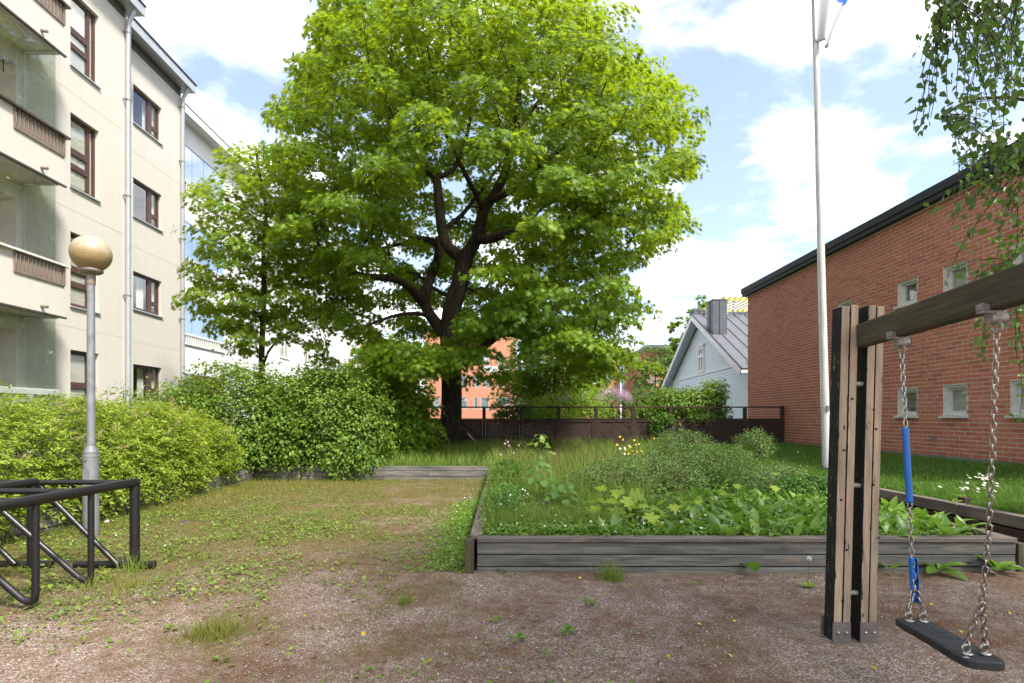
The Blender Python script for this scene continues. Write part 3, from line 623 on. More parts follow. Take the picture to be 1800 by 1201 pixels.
# ---------------------------------------------------------------- red brick building on the right
def brick_building():
    t = empty('brick_building', (0, 0, 0), label='long red brick building on the right with small white windows and a black roof edge', cat='building')
    X, Y0, Y1, ZB, TOP = 9.44, 6.2, 21.2, .66, 6.2; mp = lambda u, v, d: (X + d, u, v); CH, CL, J = .09, .285, .0165
    holes = []
    for (f, n) in ((13.11, 12.50), (11.75, 11.15), (10.19, 9.58), (15.46, 14.86), (17.9, 17.3), (8.5, 7.9)):
        if n < 14: holes.append((n, f, ZB + 9 * CH, ZB + 16.5 * CH + .02))
        holes.append((n, f, ZB + 38 * CH, ZB + 45 * CH)) if n < 17 else None
    m = MB(); m.wall(mp, Y0, Y1, ZB, TOP, holes, .20)
    m.add([(X, Y1, ZB), (X + 14, Y1, ZB), (X + 14, Y1, TOP), (X, Y1, TOP)], [(0, 1, 2, 3)]); m.box(X + .5, X + 14, Y0, Y1 - .01, ZB, TOP - .01)
    m.build('wall', MT['mortar'], t)
    m = MB(); m.box(X - .0, X + 14, Y0, Y1, -.2, ZB - .004); m.build('plinth', MT['plinth'], t)
    # bricks, running bond, real pieces proud of the mortar
    var = []
    for i in range(10):
        b = MB(); b.box(-.005, .05, J / 2, CL - J / 2, J / 2, CH - J / 2); var.append(b.mesh('brick', MT['brick'], rnd=[rng.random()] * 6))
    big = MB(); tint = []; cand = []
    rows = int((TOP - ZB) / CH)
    for r in range(rows):
        z = ZB + r * CH; u = Y0 - (CL / 2 if r % 2 else 0) - CL * .25 * ((r // 7) % 2)
        while u < Y1:
            a, b = max(u, Y0), min(u + CL, Y1); segs = [(a, b)]
            for h in holes:
                if h[2] < z + CH / 2 < h[3]:
                    ns = []
                    for (p, q) in segs:
                        if q <= h[0] or p >= h[1]: ns.append((p, q)); continue
                        if p < h[0]: ns.append((p, h[0]))
                        if q > h[1]: ns.append((h[1], q))
                    segs = ns
            for (p, q) in segs:
                if q - p < .04: continue
                full = abs(q - p - CL) < 1e-6
                px, py = proj((X, p, z))
                cand.append((p, q, z, full, full and px < 1796 and 300 < py < 830))
            u += CL
    sel = sorted([c for c in cand if c[4]], key=lambda c: c[0])[:300]; chosen = set(id(c) for c in sel)
    for c in cand:
        p, q, z, full, vis = c; pr = random.uniform(-.0025, .0015)
        if id(c) in chosen:
            link('brick', random.choice(var), t, loc=(X + pr, p, z))
        else:
            big.box(X - .005 + pr, X + .05, p + J / 2, q - J / 2, z + J / 2, z + CH - J / 2); tint += [rng.random()] * 6
    # end wall towards the white house
    big.build('brickwork', MT['brick'], t, rnd=tint, kind='stuff')
    b = MB()
    for r in range(rows):
        z = ZB + r * CH; u = X + .04 + (CL / 2 if r % 2 else 0)
        while u < X + 4: b.box(u + J / 2, u + CL - J / 2, Y1 - .05, Y1 + .009, z + J / 2, z + CH - J / 2); u += CL
    b.build('end_brickwork', MT['brick'], t, rnd=list(np.repeat(rng.random(len(b.f) // 6), 6)), kind='stuff')
    for h in holes:
        u0, u1, z0, z1 = h[:4]
        f = MB()
        q = .05
        for r in ((u0 + .005, u1 - .005, z0 + .06, z0 + .06 + q), (u0 + .005, u1 - .005, z1 - q, z1 - .004), (u0 + .005, u0 + q, z0 + .06 + q, z1 - q), (u1 - q, u1 - .005, z0 + .06 + q, z1 - q)): f.boxm(mp, *r, .03, .17)
        q2 = .10
        for r in ((u0 + q, u1 - q, z0 + .11, z0 + .16), (u0 + q, u1 - q, z1 - q2, z1 - q), (u0 + q, u0 + q2, z0 + .16, z1 - q2), (u1 - q2, u1 - q, z0 + .16, z1 - q2)): f.boxm(mp, *r, .10, .16)
        w = f.build('window', MT['grey_white'], t)
        pane(w, mp, u0 + q2, u1 - q2, z0 + .16, z1 - q2, .13)
        s = MB(); s.boxm(mp, u0 - .05, u1 + .05, z0 + .005, z0 + .055, -.075, .16); s.build('sill', MT['grey_white'], w, bevel=.004)
        c = MB(); c.boxm(mp, u0 + .05, u1 - .05, z0 + .1, z1 - .05, .19, .195); c.build('blind', MT['curtain' if u0 % 1 < .3 else 'plinth'], w)
    e = MB(); e.box(X - .16, X + 14.2, Y0 - .1, Y1 + .16, TOP - .02, TOP + .10); e.box(X - .19, X + 14.2, Y0 - .1, Y1 + .19, TOP + .10, TOP + .30)
    e.build('roof_edge', MT['roof_dark'], t, bevel=.008)
    v = MB(); v.box(X - .03, X - .002, 11.98, 12.07, 1.0, 1.07); v.build('vent_cover', MT['plinth'], t)
brick_building()

# ---------------------------------------------------------------- white wooden house
def house():
    t = empty('wooden_house', (0, 0, 0), label='pale blue wooden house with steep gable and grey seamed metal roof', cat='house')
    a = 24.0; ZE, ZA = 1.5 + 83 * a / F, 1.5 + 178 * 1.313 * a / F
    A = Vector((.433 * a, a, 0)); B = Vector((.468 * a, 1.63 * a, 0)); M = (A + B) / 2
    d = (B - A).normalized(); n = Vector((-d.y, d.x, 0)); n = -n if n.x > 0 else n   # n points out of the gable (towards -x)
    L = (B - A).length; ov, so = .55, .45
    q = lambda s, z, o=0: A + d * s + n * o + Vector((0, 0, z))
    in0, in1 = .55, L - .55; sl = (ZA - ZE) / (L / 2)
    zin = ZE + sl * in0 - .12
    zm = ZE + .35
    # gable wall core
    m = MB(); pts = [(in0, .2), (in1, .2), (in1, zin), (L / 2, ZA - .15), (in0, zin)]
    m.prism(pts, lambda u, v, o: q(u, v, o - ov - .03), -.0, -9.0); m.build('wall', MT['pale_blue'], t)
    bw = .135
    # horizontal boards below, upright boards above
    hb = None
    z = .35
    while z < zm - .02:
        s = MB(); vs = [q(in0 + .02, z, -ov - .03), q(in1 - .02, z, -ov - .03), q(in1 - .02, z + bw - .008, -ov - .03), q(in0 + .02, z + bw - .008, -ov - .03), q(in0 + .02, z, -ov + .015), q(in1 - .02, z, -ov + .015), q(in1 - .02, z + bw - .008, -ov - .005), q(in0 + .02, z + bw - .008, -ov - .005)]
        s.add(vs, [(4, 5, 6, 7), (0, 1, 5, 4), (3, 7, 6, 2), (0, 4, 7, 3), (1, 2, 6, 5)]); s.build('board', MT['pale_blue'], t); z += bw
    u = in0 + .02
    while u < in1 - .05:
        w = .2; zt = lambda s: ZA - .2 - sl * abs(s - L / 2)
        lo = zm + .10
        if min(zt(u), zt(u + w)) > lo + .02:
            s = MB(); e = u + w - .012; vs = [q(u, lo, -ov - .02), q(e, lo, -ov - .02), q(e, zt(e), -ov - .02), q(u, zt(u), -ov - .02), q(u, lo, -ov), q(e, lo, -ov), q(e, zt(e), -ov), q(u, zt(u), -ov)]
            s.add(vs, [(4, 5, 6, 7), (0, 1, 5, 4), (3, 7, 6, 2), (0, 4, 7, 3), (1, 2, 6, 5)]); s.build('gable_board', MT['gable_boards'], t)
        u += w
    s = MB(); s.bar(q(in0, zm + .04, -ov + .02), q(in1, zm + .04, -ov + .02), .06, .10); s.build('string_course', MT['white_paint'], t)
    for s0 in (in0, in1):
        s = MB(); s.bar(q(s0, .2, -ov + .0), q(s0, zin, -ov + .0), .16, .16, up=tuple(n)); s.build('corner_board', MT['white_paint'], t)
    # side wall towards the camera
    # window in the gable
    c0 = L / 2 - .55
    wz0, wz1 = 4.05, 5.55
    fm = lambda u, v, o: q(c0 + u, v, -ov - o)
    framed(t, fm, 0, 1.0, wz0, wz1, -.07, 'white_paint', [(.12, .44, .68, .92), (.56, .88, .68, .92), (.12, .44, .08, .58), (.56, .88, .08, .58)], t=.06, glass='glass')
    b = MB(); b.boxm(fm, .05, .95, wz0, wz1, .004, .006); b.build('blind', MT['room'], t)
    b = MB(); b.boxm(fm, -.12, 1.12, wz1, wz1 + .12, -.12, .0); b.boxm(fm, -.10, 0, zm + .12, wz1, -.04, -.0); b.boxm(fm, 1.0, 1.1, zm + .12, wz1, -.04, -.0); b.build('window_surround', MT['white_paint'], t)
    # roof slabs, ridge runs away from the gable
    rl = 9.5
    for sgn in (-1, 1):
        e_s = L / 2 + sgn * (L / 2 + .0); ridge = q(L / 2, ZA, .0); eave = q(e_s, ZE, .0)
        back = -n * rl
        nn = (eave - ridge).cross(back).normalized(); nn = nn if nn.z > 0 else -nn
        m = MB(); vs = [ridge, eave, eave + back, ridge + back]; vs += [v + nn * .07 for v in vs]
        m.add(vs, [(3, 2, 1, 0), (4, 5, 6, 7), (0, 1, 5, 4), (1, 2, 6, 5), (2, 3, 7, 6)]); ro = m.build('roof', MT['steel_roof'], t)
        k = 0
        while k < 16:
            o = back.normalized() * (.02 + k * .58); s = MB(); s.bar(ridge + o + nn * .085, eave + o + nn * .085, .03, .05, up=tuple(nn)); s.build('seam', MT['dark_steel' if k == 0 else 'steel_roof'], ro); k += 1
        s = MB(); s.bar(ridge - nn * .12 + n * .01, eave - nn * .12 + n * .01, .05, .26, up=tuple(nn)); s.build('bargeboard', MT['white_paint'], t)
        s = MB(); s.bar(eave + nn * -.06, eave + back + nn * -.06, .05, .16); s.build('fascia', MT['white_paint'], t)
        s = MB(); so_ = (ridge - nn * .03, eave - nn * .03); s.add([so_[0], so_[1], so_[1] - n * .56, so_[0] - n * .56], [(0, 1, 2, 3)]); s.build('soffit', MT['pale_blue'], t)
        if sgn == -1:
            up = (ridge - eave).normalized()
            for (f_, nm) in ((.55, 'snow_guard'), (L / 2 * 1.08, 'ridge_rail')):
                base = eave + up * f_; s = MB()
                for hh in (.14, .24): s.tube([base + nn * hh + back.normalized() * .4, base + nn * hh + back.normalized() * 8], .022, 6)
                for i in range(5): s.bar(base + back.normalized() * (.6 + i * 1.7), base + back.normalized() * (.6 + i * 1.7) + nn * .28, .05, .05)
                s.build(nm, MT['dark_steel'], ro)
    # chimneys clad in dark sheet metal
    for (px, yb, yt, w, Yc) in ((1260, 578, 531, .86, 28.6), (1226, 556, 549, .8, 32.1)):
        c = P(px, yb, Yc); top = P(px, yt, Yc); w2 = w * .42
        rz = lambda y: ZE + (L / 2 - abs(y - M.y)) / (L / 2) * (ZA - ZE) + .01
        m = MB(); y0, y1 = c.y - w / 2, c.y + w / 2; vs = [(c.x - w2, y0, rz(y0)), (c.x + w2, y0, rz(y0)), (c.x + w2, y1, rz(y1)), (c.x - w2, y1, rz(y1)), (c.x - w2, y0, top.z), (c.x + w2, y0, top.z), (c.x + w2, y1, top.z), (c.x - w2, y1, top.z)]; m.add(vs, [(3, 2, 1, 0), (4, 5, 6, 7), (0, 1, 5, 4), (1, 2, 6, 5), (2, 3, 7, 6), (3, 0, 4, 7)]); m.box(c.x - w2 - .02, c.x + w2 + .02, y0 - .02, y1 + .02, top.z + .002, top.z + .07)
        ch = m.build('chimney', MT['dark_steel'], t)
        s = MB(); s.box(c.x - .02, c.x + .02, y0 - .03, y0, rz(y0), top.z); s.box(c.x - w2 - .03, c.x - w2, c.y - .02, c.y + .02, rz(c.y), top.z); s.build('seam', MT['dark_steel'], ch)
    b = MB(); b.bar(q(in0 + 2.0, 1.2, -ov + .03), q(in0 + 2.5, 1.2, -ov + .03), .05, .7); b.build('window', MT['dark_steel'], t)
house()

# ---------------------------------------------------------------- far buildings
def far_window(t, mp, u0, u1, z0, z1, frame='grey_wall', glass='blue_glass'):
    f = MB(); q = .09
    for r in ((u0, u1, z0, z0 + q), (u0, u1, z1 - q, z1), (u0, u0 + q, z0 + q, z1 - q), (u1 - q, u1, z0 + q, z1 - q)): f.boxm(mp, *r, .02, .2)
    w = f.build('window', MT[frame], t); pane(w, mp, u0 + q, u1 - q, z0 + q, z1 - q, .1, glass); return w
def far_buildings():
    Y = 75.0; mp = lambda u, v, d: (u, Y + d, v)
    ux = lambda px: (px - CX) * Y / F; vz = lambda py: H - (py - CY) * Y / F
    t = empty('far_brick_building', (0, 0, 0), label='sunlit orange brick building behind the big maple trunk', cat='building')
    wins = []
    for (a, b, c, d) in ((808, 821, 699, 719), (833, 840, 699, 720), (845, 859, 699, 720), (875, 897, 699, 712), (849, 859, 661, 681), (875, 882, 661, 681), (833, 843, 661, 681), (808, 821, 661, 681), (849, 859, 624, 643), (875, 884, 624, 643), (780, 795, 699, 719), (762, 772, 699, 719)):
        wins.append((ux(a), ux(b), vz(d), vz(c)))
    m = MB(); m.wall(mp, ux(747), ux(907), 0, vz(585), wins, .2); m.add([(ux(907), Y, 0), (ux(907), Y + 14, 0), (ux(907), Y + 14, vz(585)), (ux(907), Y, vz(585))], [(0, 1, 2, 3)]); m.box(ux(747), ux(907) - .05, Y + .5, Y + 14, 0, vz(585) - .05)
    m.build('wall', MT['far_brick'], t)
    for w in wins: far_window(t, mp, *w)
    b = MB(); b.boxm(mp, ux(745), ux(909), vz(585), vz(581), -.2, 14); b.build('roof_edge', MT['dark_steel'], t)
    b = MB(); b.boxm(mp, ux(848), ux(900), vz(643) - .9, vz(643) - .1, -.06, -.01); b.build('pale_band', MT['white_paint'], t)
    t = empty('link_block', (0, 0, 0), label='grey and glass link block right beside the orange brick building', cat='building')
    m = MB(); m.box(ux(908), ux(985), Y + 6, Y + 16, 0, vz(640)); m.build('wall', MT['grey_wall'], t)
    for z in (vz(658), vz(690), vz(715)):
        b = MB(); b.box(ux(908), ux(985), Y + 4.5, Y + 6, z, z + .3); bb = b.build('balcony', MT['dark_steel'], t)
        b = MB(); b.box(ux(908), ux(985), Y + 4.5, Y + 4.56, z + .35, z + 1.3); b.build('glass_panel', MT['blue_glass'], bb)
    Y2 = 118.0; m2 = lambda u, v, d: (u, Y2 + d, v); ux2 = lambda px: (px - CX) * Y2 / F; vz2 = lambda py: H - (py - CY) * Y2 / F
    t = empty('far_brick_building', (0, 0, 0), label='distant red brick building with a yellow rooftop storey and a tall glass strip', cat='building')
    wins = [(ux2(1066), ux2(1073.5), vz2(b), vz2(a)) for a, b in ((637, 650.5), (661, 675), (686, 699))]
    wins += [(ux2(1040), ux2(1058), vz2(b), vz2(a)) for a, b in ((634, 652), (661, 675))]
    strip = (ux2(1086.6), ux2(1101), vz2(705), vz2(640)); 
    m = MB(); m.wall(m2, ux2(985), ux2(1133), 0, vz2(624), wins + [strip], .3); m.box(ux2(985), ux2(1133) - .1, Y2 + .6, Y2 + 15, 0, vz2(624) - .1); m.add([(ux2(985), Y2, 0), (ux2(985), Y2 + 15, 0), (ux2(985), Y2 + 15, vz2(624)), (ux2(985), Y2, vz2(624))], [(0, 3, 2, 1)])
    m.build('wall', MT['far_brick'], t)
    for w in wins: far_window(t, m2, *w, frame='white_paint')
    for i in range(4):
        h = (strip[3] - strip[2]) / 4; far_window(t, m2, strip[0], strip[1], strip[2] + h * i, strip[2] + h * i + h)
    b = MB(); b.boxm(m2, ux2(984), ux2(1136), vz2(624), vz2(621.5), -.3, 15); b.build('roof_edge', MT['grey_wall'], t)
    b = MB(); b.boxm(m2, ux2(1040), ux2(1072), vz2(621.5), vz2(606), 2, 10); b.build('penthouse', MT['yellow_panel'], t)
    b = MB(); b.boxm(m2, ux2(1073), ux2(1090), vz2(621.5), vz2(613), 3, 10); b.build('roof_room', MT['white_paint'], t)
    t = empty('far_balcony_block', (0, 0, 0), label='brown brick block with dark balconies next to the gable of the wooden house', cat='building')
    Y3 = 105.0; ux3 = lambda px: (px - CX) * Y3 / F; vz3 = lambda py: H - (py - CY) * Y3 / F
    m = MB(); m.box(ux3(1134), ux3(1215), Y3, Y3 + 14, 0, vz3(616)); m.build('wall', MT['far_brick'], t)
    b = MB(); b.box(ux3(1131), ux3(1218), Y3 - 3, Y3 + 14, vz3(616), vz3(610)); b.build('roof', MT['dark_steel'], t)
    for z in (vz3(648), vz3(675), vz3(702)):
        b = MB(); b.box(ux3(1132), ux3(1150), Y3 - 2, Y3, z, z + 1.2); b.build('balcony', MT['brown_metal'], t)
    # grey house beyond the white block
    Y4 = 62.0; ux4 = lambda px: (px - CX) * Y4 / F; vz4 = lambda py: H - (py - CY) * Y4 / F; m4 = lambda u, v, d: (u, Y4 + d, v)
    t = empty('grey_house', (0, 0, 0), label='grey house with red roof just visible past the end of the white block', cat='house')
    wins = [(ux4(640), ux4(645), vz4(b), vz4(a)) for a, b in ((625, 637), (648, 661))]
    m = MB(); m.wall(m4, ux4(600), ux4(700), 0, vz4(611), wins, .25); m.box(ux4(600), ux4(700), Y4 + .6, Y4 + 10, 0, vz4(611) - .05); m.build('wall', MT['grey_wall'], t)
    for w in wins: far_window(t, m4, *w, frame='white_paint')
    b = MB(); vs = [(ux4(598), Y4 - .5, vz4(611)), (ux4(702), Y4 - .5, vz4(611)), (ux4(702), Y4 + 5, vz4(595)), (ux4(598), Y4 + 5, vz4(595)), (ux4(598), Y4 + 10.5, vz4(611)), (ux4(702), Y4 + 10.5, vz4(611))]
    b.add(vs, [(0, 1, 2, 3), (3, 2, 5, 4), (0, 3, 4), (1, 5, 2), (0, 4, 5, 1)]); b.build('roof', MT['red_tile'], t)
    b = MB(); b.box(ux4(636), ux4(650), Y4 + 1, Y4 + 2.5, vz4(608), vz4(597)); b.tube([(ux4(643), Y4 + 1.7, vz4(597)), (ux4(643), Y4 + 1.7, vz4(589))], .26, 12); b.build('roof_vent', MT['dark_steel'], t)
    # pergola on a distant roof
    Y5 = 52.0; ux5 = lambda px: (px - CX) * Y5 / F; vz5 = lambda py: H - (py - CY) * Y5 / F
    t = empty('rooftop_pergola_building', (0, 0, 0), label='pale building with a yellow rooftop pergola seen above the steel roof', cat='building')
    m = MB(); m.box(ux5(1272), ux5(1400), Y5, Y5 + 9, 0, vz5(556)); m.build('wall', MT['white_render'], t)
    m = MB(); m.box(ux5(1288), ux5(1400), Y5 + 2, Y5 + 8, vz5(556), vz5(544)); m.build('glass_room', MT['blue_glass'], t)
    m = MB(); m.box(ux5(1286), ux5(1400), Y5 + 1.8, Y5 + 8, vz5(544), vz5(541.5)); m.build('glass_room_roof', MT['dark_steel'], t)
    for i, px in enumerate((1281, 1294, 1330, 1366)):
        for yy in (.3, 6):
            m = MB(); m.box(ux5(px) - .08, ux5(px) + .08, Y5 + yy, Y5 + yy + .16, vz5(556), vz5(528)); m.build('post', MT['grey_wall'], t)
    for yy in (.2, 6.0):
        m = MB(); m.box(ux5(1272), ux5(1400), Y5 + yy, Y5 + yy + .25, vz5(528), vz5(523)); m.build('beam', MT['yellow_wood'], t)
    for i in range(14):
        u = ux5(1273) + i * .55; m = MB(); m.box(u, u + .14, Y5 - .3, Y5 + 6.8, vz5(523), vz5(521)); m.build('rafter', MT['yellow_wood'], t)
far_buildings()
# ---------------------------------------------------------------- timber things
def plank(parent, a, b, w, h, mat, name='plank', bevel=.007, up=(0, 0, 1)):
    """a timber of its own from a to b (centres of the ends), local x along it"""
    a = Vector(a); b = Vector(b); d = b - a; x = d.normalized(); y = Vector(up).cross(x).normalized(); z = x.cross(y); L = d.length
    m = MB(); m.box(-L / 2, L / 2, -w / 2, w / 2, -h / 2, h / 2)
    o = m.build(name, MT[mat], parent, bevel=bevel); M4 = Matrix((x, y, z)).transposed().to_4x4(); M4.translation = (a + b) / 2; o.matrix_world = M4
    return o
def clip(poly, n, c):
    out = []
    for i in range(len(poly)):
        p, q = poly[i], poly[(i + 1) % len(poly)]; dp, dq = n[0] * p[0] + n[1] * p[1] - c, n[0] * q[0] + n[1] * q[1] - c
        if dp <= 0: out.append(p)
        if (dp < 0 < dq) or (dq < 0 < dp):
            t = dp / (dp - dq); out.append((p[0] + (q[0] - p[0]) * t, p[1] + (q[1] - p[1]) * t))
    return out
def fence():
    t = empty('board_fence', (0, 0, 0), label='dark brown fence of diagonal boards with open top rail behind the huge maple', cat='fence')
    Y = 18.4; ux = lambda px: (px - CX) * Y / F; mp = lambda u, v, d: (u, Y + d, v)
    Z0, Z1, ZR = .60, 1.42, 1.845; step = 1.2555; x = ux(1376) - .02; xs = [x - i * step for i in range(13)]
    for i, u in enumerate(xs):
        m = MB(); m.boxm(mp, u - .055, u + .055, .45, ZR - .045 if i else ZR + .03, -.045, .05); m.build('post', MT['fence_wood'], t, bevel=.005)
    for a in range(0, 12, 2):
        u0, u1 = xs[min(a + 2, 12)], xs[a]
        m = MB(); m.boxm(mp, u0 + .003, u1 - (.06 if a == 0 else .003), ZR - .04, ZR + .005, -.055, .06); m.build('top_rail', MT['fence_wood'], t, bevel=.004)
    for i in range(12):
        u0, u1 = xs[i + 1] + .06, xs[i] - .06
        m = MB()
        for r in ((u0, u1, Z1 - .09, Z1), (u0, u1, Z0 - .04, Z0 + .06), (u0, u0 + .07, Z0 + .06, Z1 - .09), (u1 - .07, u1, Z0 + .06, Z1 - .09)): m.boxm(mp, *r, -.035, .03)
        m.boxm(mp, u0 - .05, u1 + .05, Z1 + .003, Z1 + .03, -.05, .05)
        m.build('panel_frame', MT['fence_wood'], t)
        a0, a1, b0, b1 = u0 + .065, u1 - .065, Z0 + .055, Z1 - .085
        sg = 1 if i % 2 else -1; ang = R(41); n = (-math.sin(ang) * sg, math.cos(ang)) if sg > 0 else (math.sin(ang), math.cos(ang))
        cs = [n[0] * p + n[1] * q for p in (a0, a1) for q in (b0, b1)]; c = min(cs); w = .092
        while c < max(cs):
            poly = clip(clip([(a0, b0), (a1, b0), (a1, b1), (a0, b1)], n, c + w - .0025), (-n[0], -n[1]), -c)
            if len(poly) >= 3:
                m = MB(); o = random.uniform(-.007, .007); m.prism(poly, mp, -.014 + o, .014 + o)
                m.build('board', MT['fence_wood'], t)
            c += w
    return t
fence()
def edging(name, label, a, b, z0, rows, hh, cap=True, posts=1.5, side=1, seg=3.2, cat='timber edging', mat='grey_wood'):
    """a low retaining wall of planks, from a to b; side = which way its back posts stand"""
    t = empty(name, (a[0], a[1], 0), label=label, cat=cat); t.location = (0, 0, 0)
    a = Vector((a[0], a[1], 0)); b = Vector((b[0], b[1], 0)); L = (b - a).length; x = (b - a).normalized(); y = Vector((-x.y, x.x, 0)) * side
    cuts = [0]
    while cuts[-1] + seg * 1.3 < L: cuts.append(cuts[-1] + seg * random.uniform(.85, 1.1))
    cuts.append(L)
    for r in range(rows):
        z = z0 + r * hh; off = (r % 2) * seg * .4
        cc = [0] + [c - off for c in cuts[1:-1] if c - off > .4] + [L]
        for p, q in zip(cc, cc[1:]):
            j = random.uniform(-.004, .004); plank(t, a + x * (p + .004) + y * (.025 + j) + Vector((0, 0, z + hh / 2)), a + x * (q - .004) + y * (.025 + j + random.uniform(-.004, .004)) + Vector((0, 0, z + hh / 2 + random.uniform(-.003, .003))), .048, hh - .010, mat)
    if cap:
        z = z0 + rows * hh
        for p, q in zip(cuts, cuts[1:]):
            plank(t, a + x * (p + .003) + y * .045 + Vector((0, 0, z + .024)), a + x * (q - .003) + y * .045 + Vector((0, 0, z + .024 + random.uniform(-.003, .003))), .125, .045, 'cap_wood')
    s = .3
    while s < L:
        p = a + x * s + y * .09; plank(t, p + Vector((0, 0, -.2)), p + Vector((0, 0, z0 + rows * hh - .01)), .07, .07, mat, 'stake', up=(0, 1, 0)); s += posts
    return t
def planter():
    t = edging('raised_planter', 'low grey plank planter bed full of flowers, its long front facing the gravel', (PL_X0 + .05, PL_Y0), (PL_X1, PL_Y0), -.065, 3, .1185, seg=9, cat='planter')
    L = 12.9 - PL_Y0
    for r in range(3):
        z = -.065 + (r + .5) * .1185
        for (p, q) in ((PL_Y0 - .02, PL_Y0 + 3.6), (PL_Y0 + 3.61, 12.85)): plank(t, (PL_X0 + .0, p, z), (PL_X0 - .02, q, z), .05, .109, 'grey_wood')
        plank(t, (PL_X1 - .02, PL_Y0 + .055, z), (PL_X1 - .0, PL_YR + .2, z), .05, .109, 'grey_wood')
        plank(t, (PL_X1, PL_YR + .23, z), (PL_X1, 12.85, z), .05, .109, 'grey_wood')
    z = -.065 + 3 * .1185 + .024
    for (p, q) in ((PL_Y0 + .115, PL_Y0 + 3.2), (PL_Y0 + 3.21, PL_Y0 + 5.9), (PL_Y0 + 5.91, 12.85)):
        plank(t, (PL_X0 + .04, p, z), (PL_X0 + .03, q, z + .004), .12, .045, 'cap_wood'); plank(t, (PL_X1 - .05, p + .01, z), (PL_X1 - .04, q, z + .004), .12, .045, 'cap_wood')
    plank(t, (PL_X0 - .015, PL_Y0 - .03, -.2), (PL_X0 - .015, PL_Y0 - .03, .335), .085, .085, 'beam_wood', 'corner_post', up=(0, 1, 0))
    plank(t, (PL_X1 + .06, PL_Y0 + .04, -.2), (PL_X1 + .06, PL_Y0 + .04, .28), .09, .09, 'beam_wood', 'corner_post', up=(0, 1, 0))
planter()
edging('plank_edging', 'low plank edging in front of the shrubs, running across the back of the gravel', (PL_X0 - .06, EDGE_B), (EDGE_L, EDGE_B), -.03, 3, .122, cap=False, side=-1, seg=2.6)
edging('plank_edging', 'low plank edging under the yellow green hedge on the left', (EDGE_L, 2.4), (EDGE_L, EDGE_B - .06), -.06, 3, .118, cap=False, side=1, seg=3.4)
def right_edging():
    t = empty('beam_edging', (0, 0, 0), label='dark heavy timber beams holding up the lawn right of the planter', cat='timber edging')
    for r, (h, z) in enumerate(((.12, -.02), (.13, .11), (.15, .255))):
        for (p, q) in ((3.4, 6.9), (6.91, 9.3), (9.31, PL_YR)):
            plank(t, (EDGE_R + .04 + random.uniform(-.01, .01), p, z + h / 2), (EDGE_R + .04, q - .006, z + h / 2 + random.uniform(-.006, .006)), .14, h - .010, 'cap_wood' if r == 2 else 'fence_wood', 'beam', .012)
    for r, (h, z) in enumerate(((.14, .04), (.15, .19))):
        plank(t, (PL_X1 + .1, PL_YR + .06, z + h / 2), (EDGE_R + .1, PL_YR + .06, z + h / 2), .12, h - .01, 'cap_wood', 'beam', .012)
    plank(t, (EDGE_R + .16, 7.0, .1), (EDGE_R + .16, 7.0, .47), .1, .1, 'fence_wood', 'stake', up=(0, 1, 0))
right_edging()

# ---------------------------------------------------------------- lamp
def lamp():
    x, y = -5.165, 6.82; t = empty('globe_lamp_post', (x, y, 0), label='galvanised lamp post with a dirty yellowed globe standing before the hedge', cat='lamp post')
    m = MB(); m.lathe((0, 0, 0), [(.088, -.1), (.086, 1.06), (.086, 1.07), (.05, 1.135), (.05, 1.14)], 20); m.lathe((0, 0, 0), [(.089, 1.0), (.0895, 1.02), (.0875, 1.03)], 20); sl = m.build('lower_sleeve', MT['galv'], t)
    m = MB(); m.box(-.035, .035, -.092, -.084, .55, .85); m.build('hatch', MT['galv'], sl)
    m = MB(); m.lathe((0, 0, 0), [(.047, 1.12), (.042, 3.2)], 16); m.build('pole', MT['galv'], t)
    m = MB(); m.lathe((0, 0, 0), [(.047, 3.15), (.05, 3.16), (.05, 3.27), (.043, 3.28)], 16); m.build('collar', MT['brown_metal'], t)
    m = MB(); m.lathe((0, 0, 0), [(.045, 3.275), (.10, 3.29), (.128, 3.31), (.13, 3.34), (.11, 3.35)], 24); m.build('flange', MT['brown_metal'], t)
    m = MB(); r = .222; m.lathe((0, 0, 0), [(r * math.cos(a), r * math.sin(a)) for a in [R(-62) + (R(152)) * i / 22 for i in range(23)]], 40); o = m.build('globe', MT['globe'], t); o.location = (0, 0, 3.535)
    m = MB(); m.lathe((0, 0, 0), [(.006, 1.05), (.006, 1.055), (.0, 1.056)], 6); m.tube([(0, -.088, .97), (0, -.1, .97)], .012, 8); m.build('bolt', MT['bolt'], sl)
lamp()

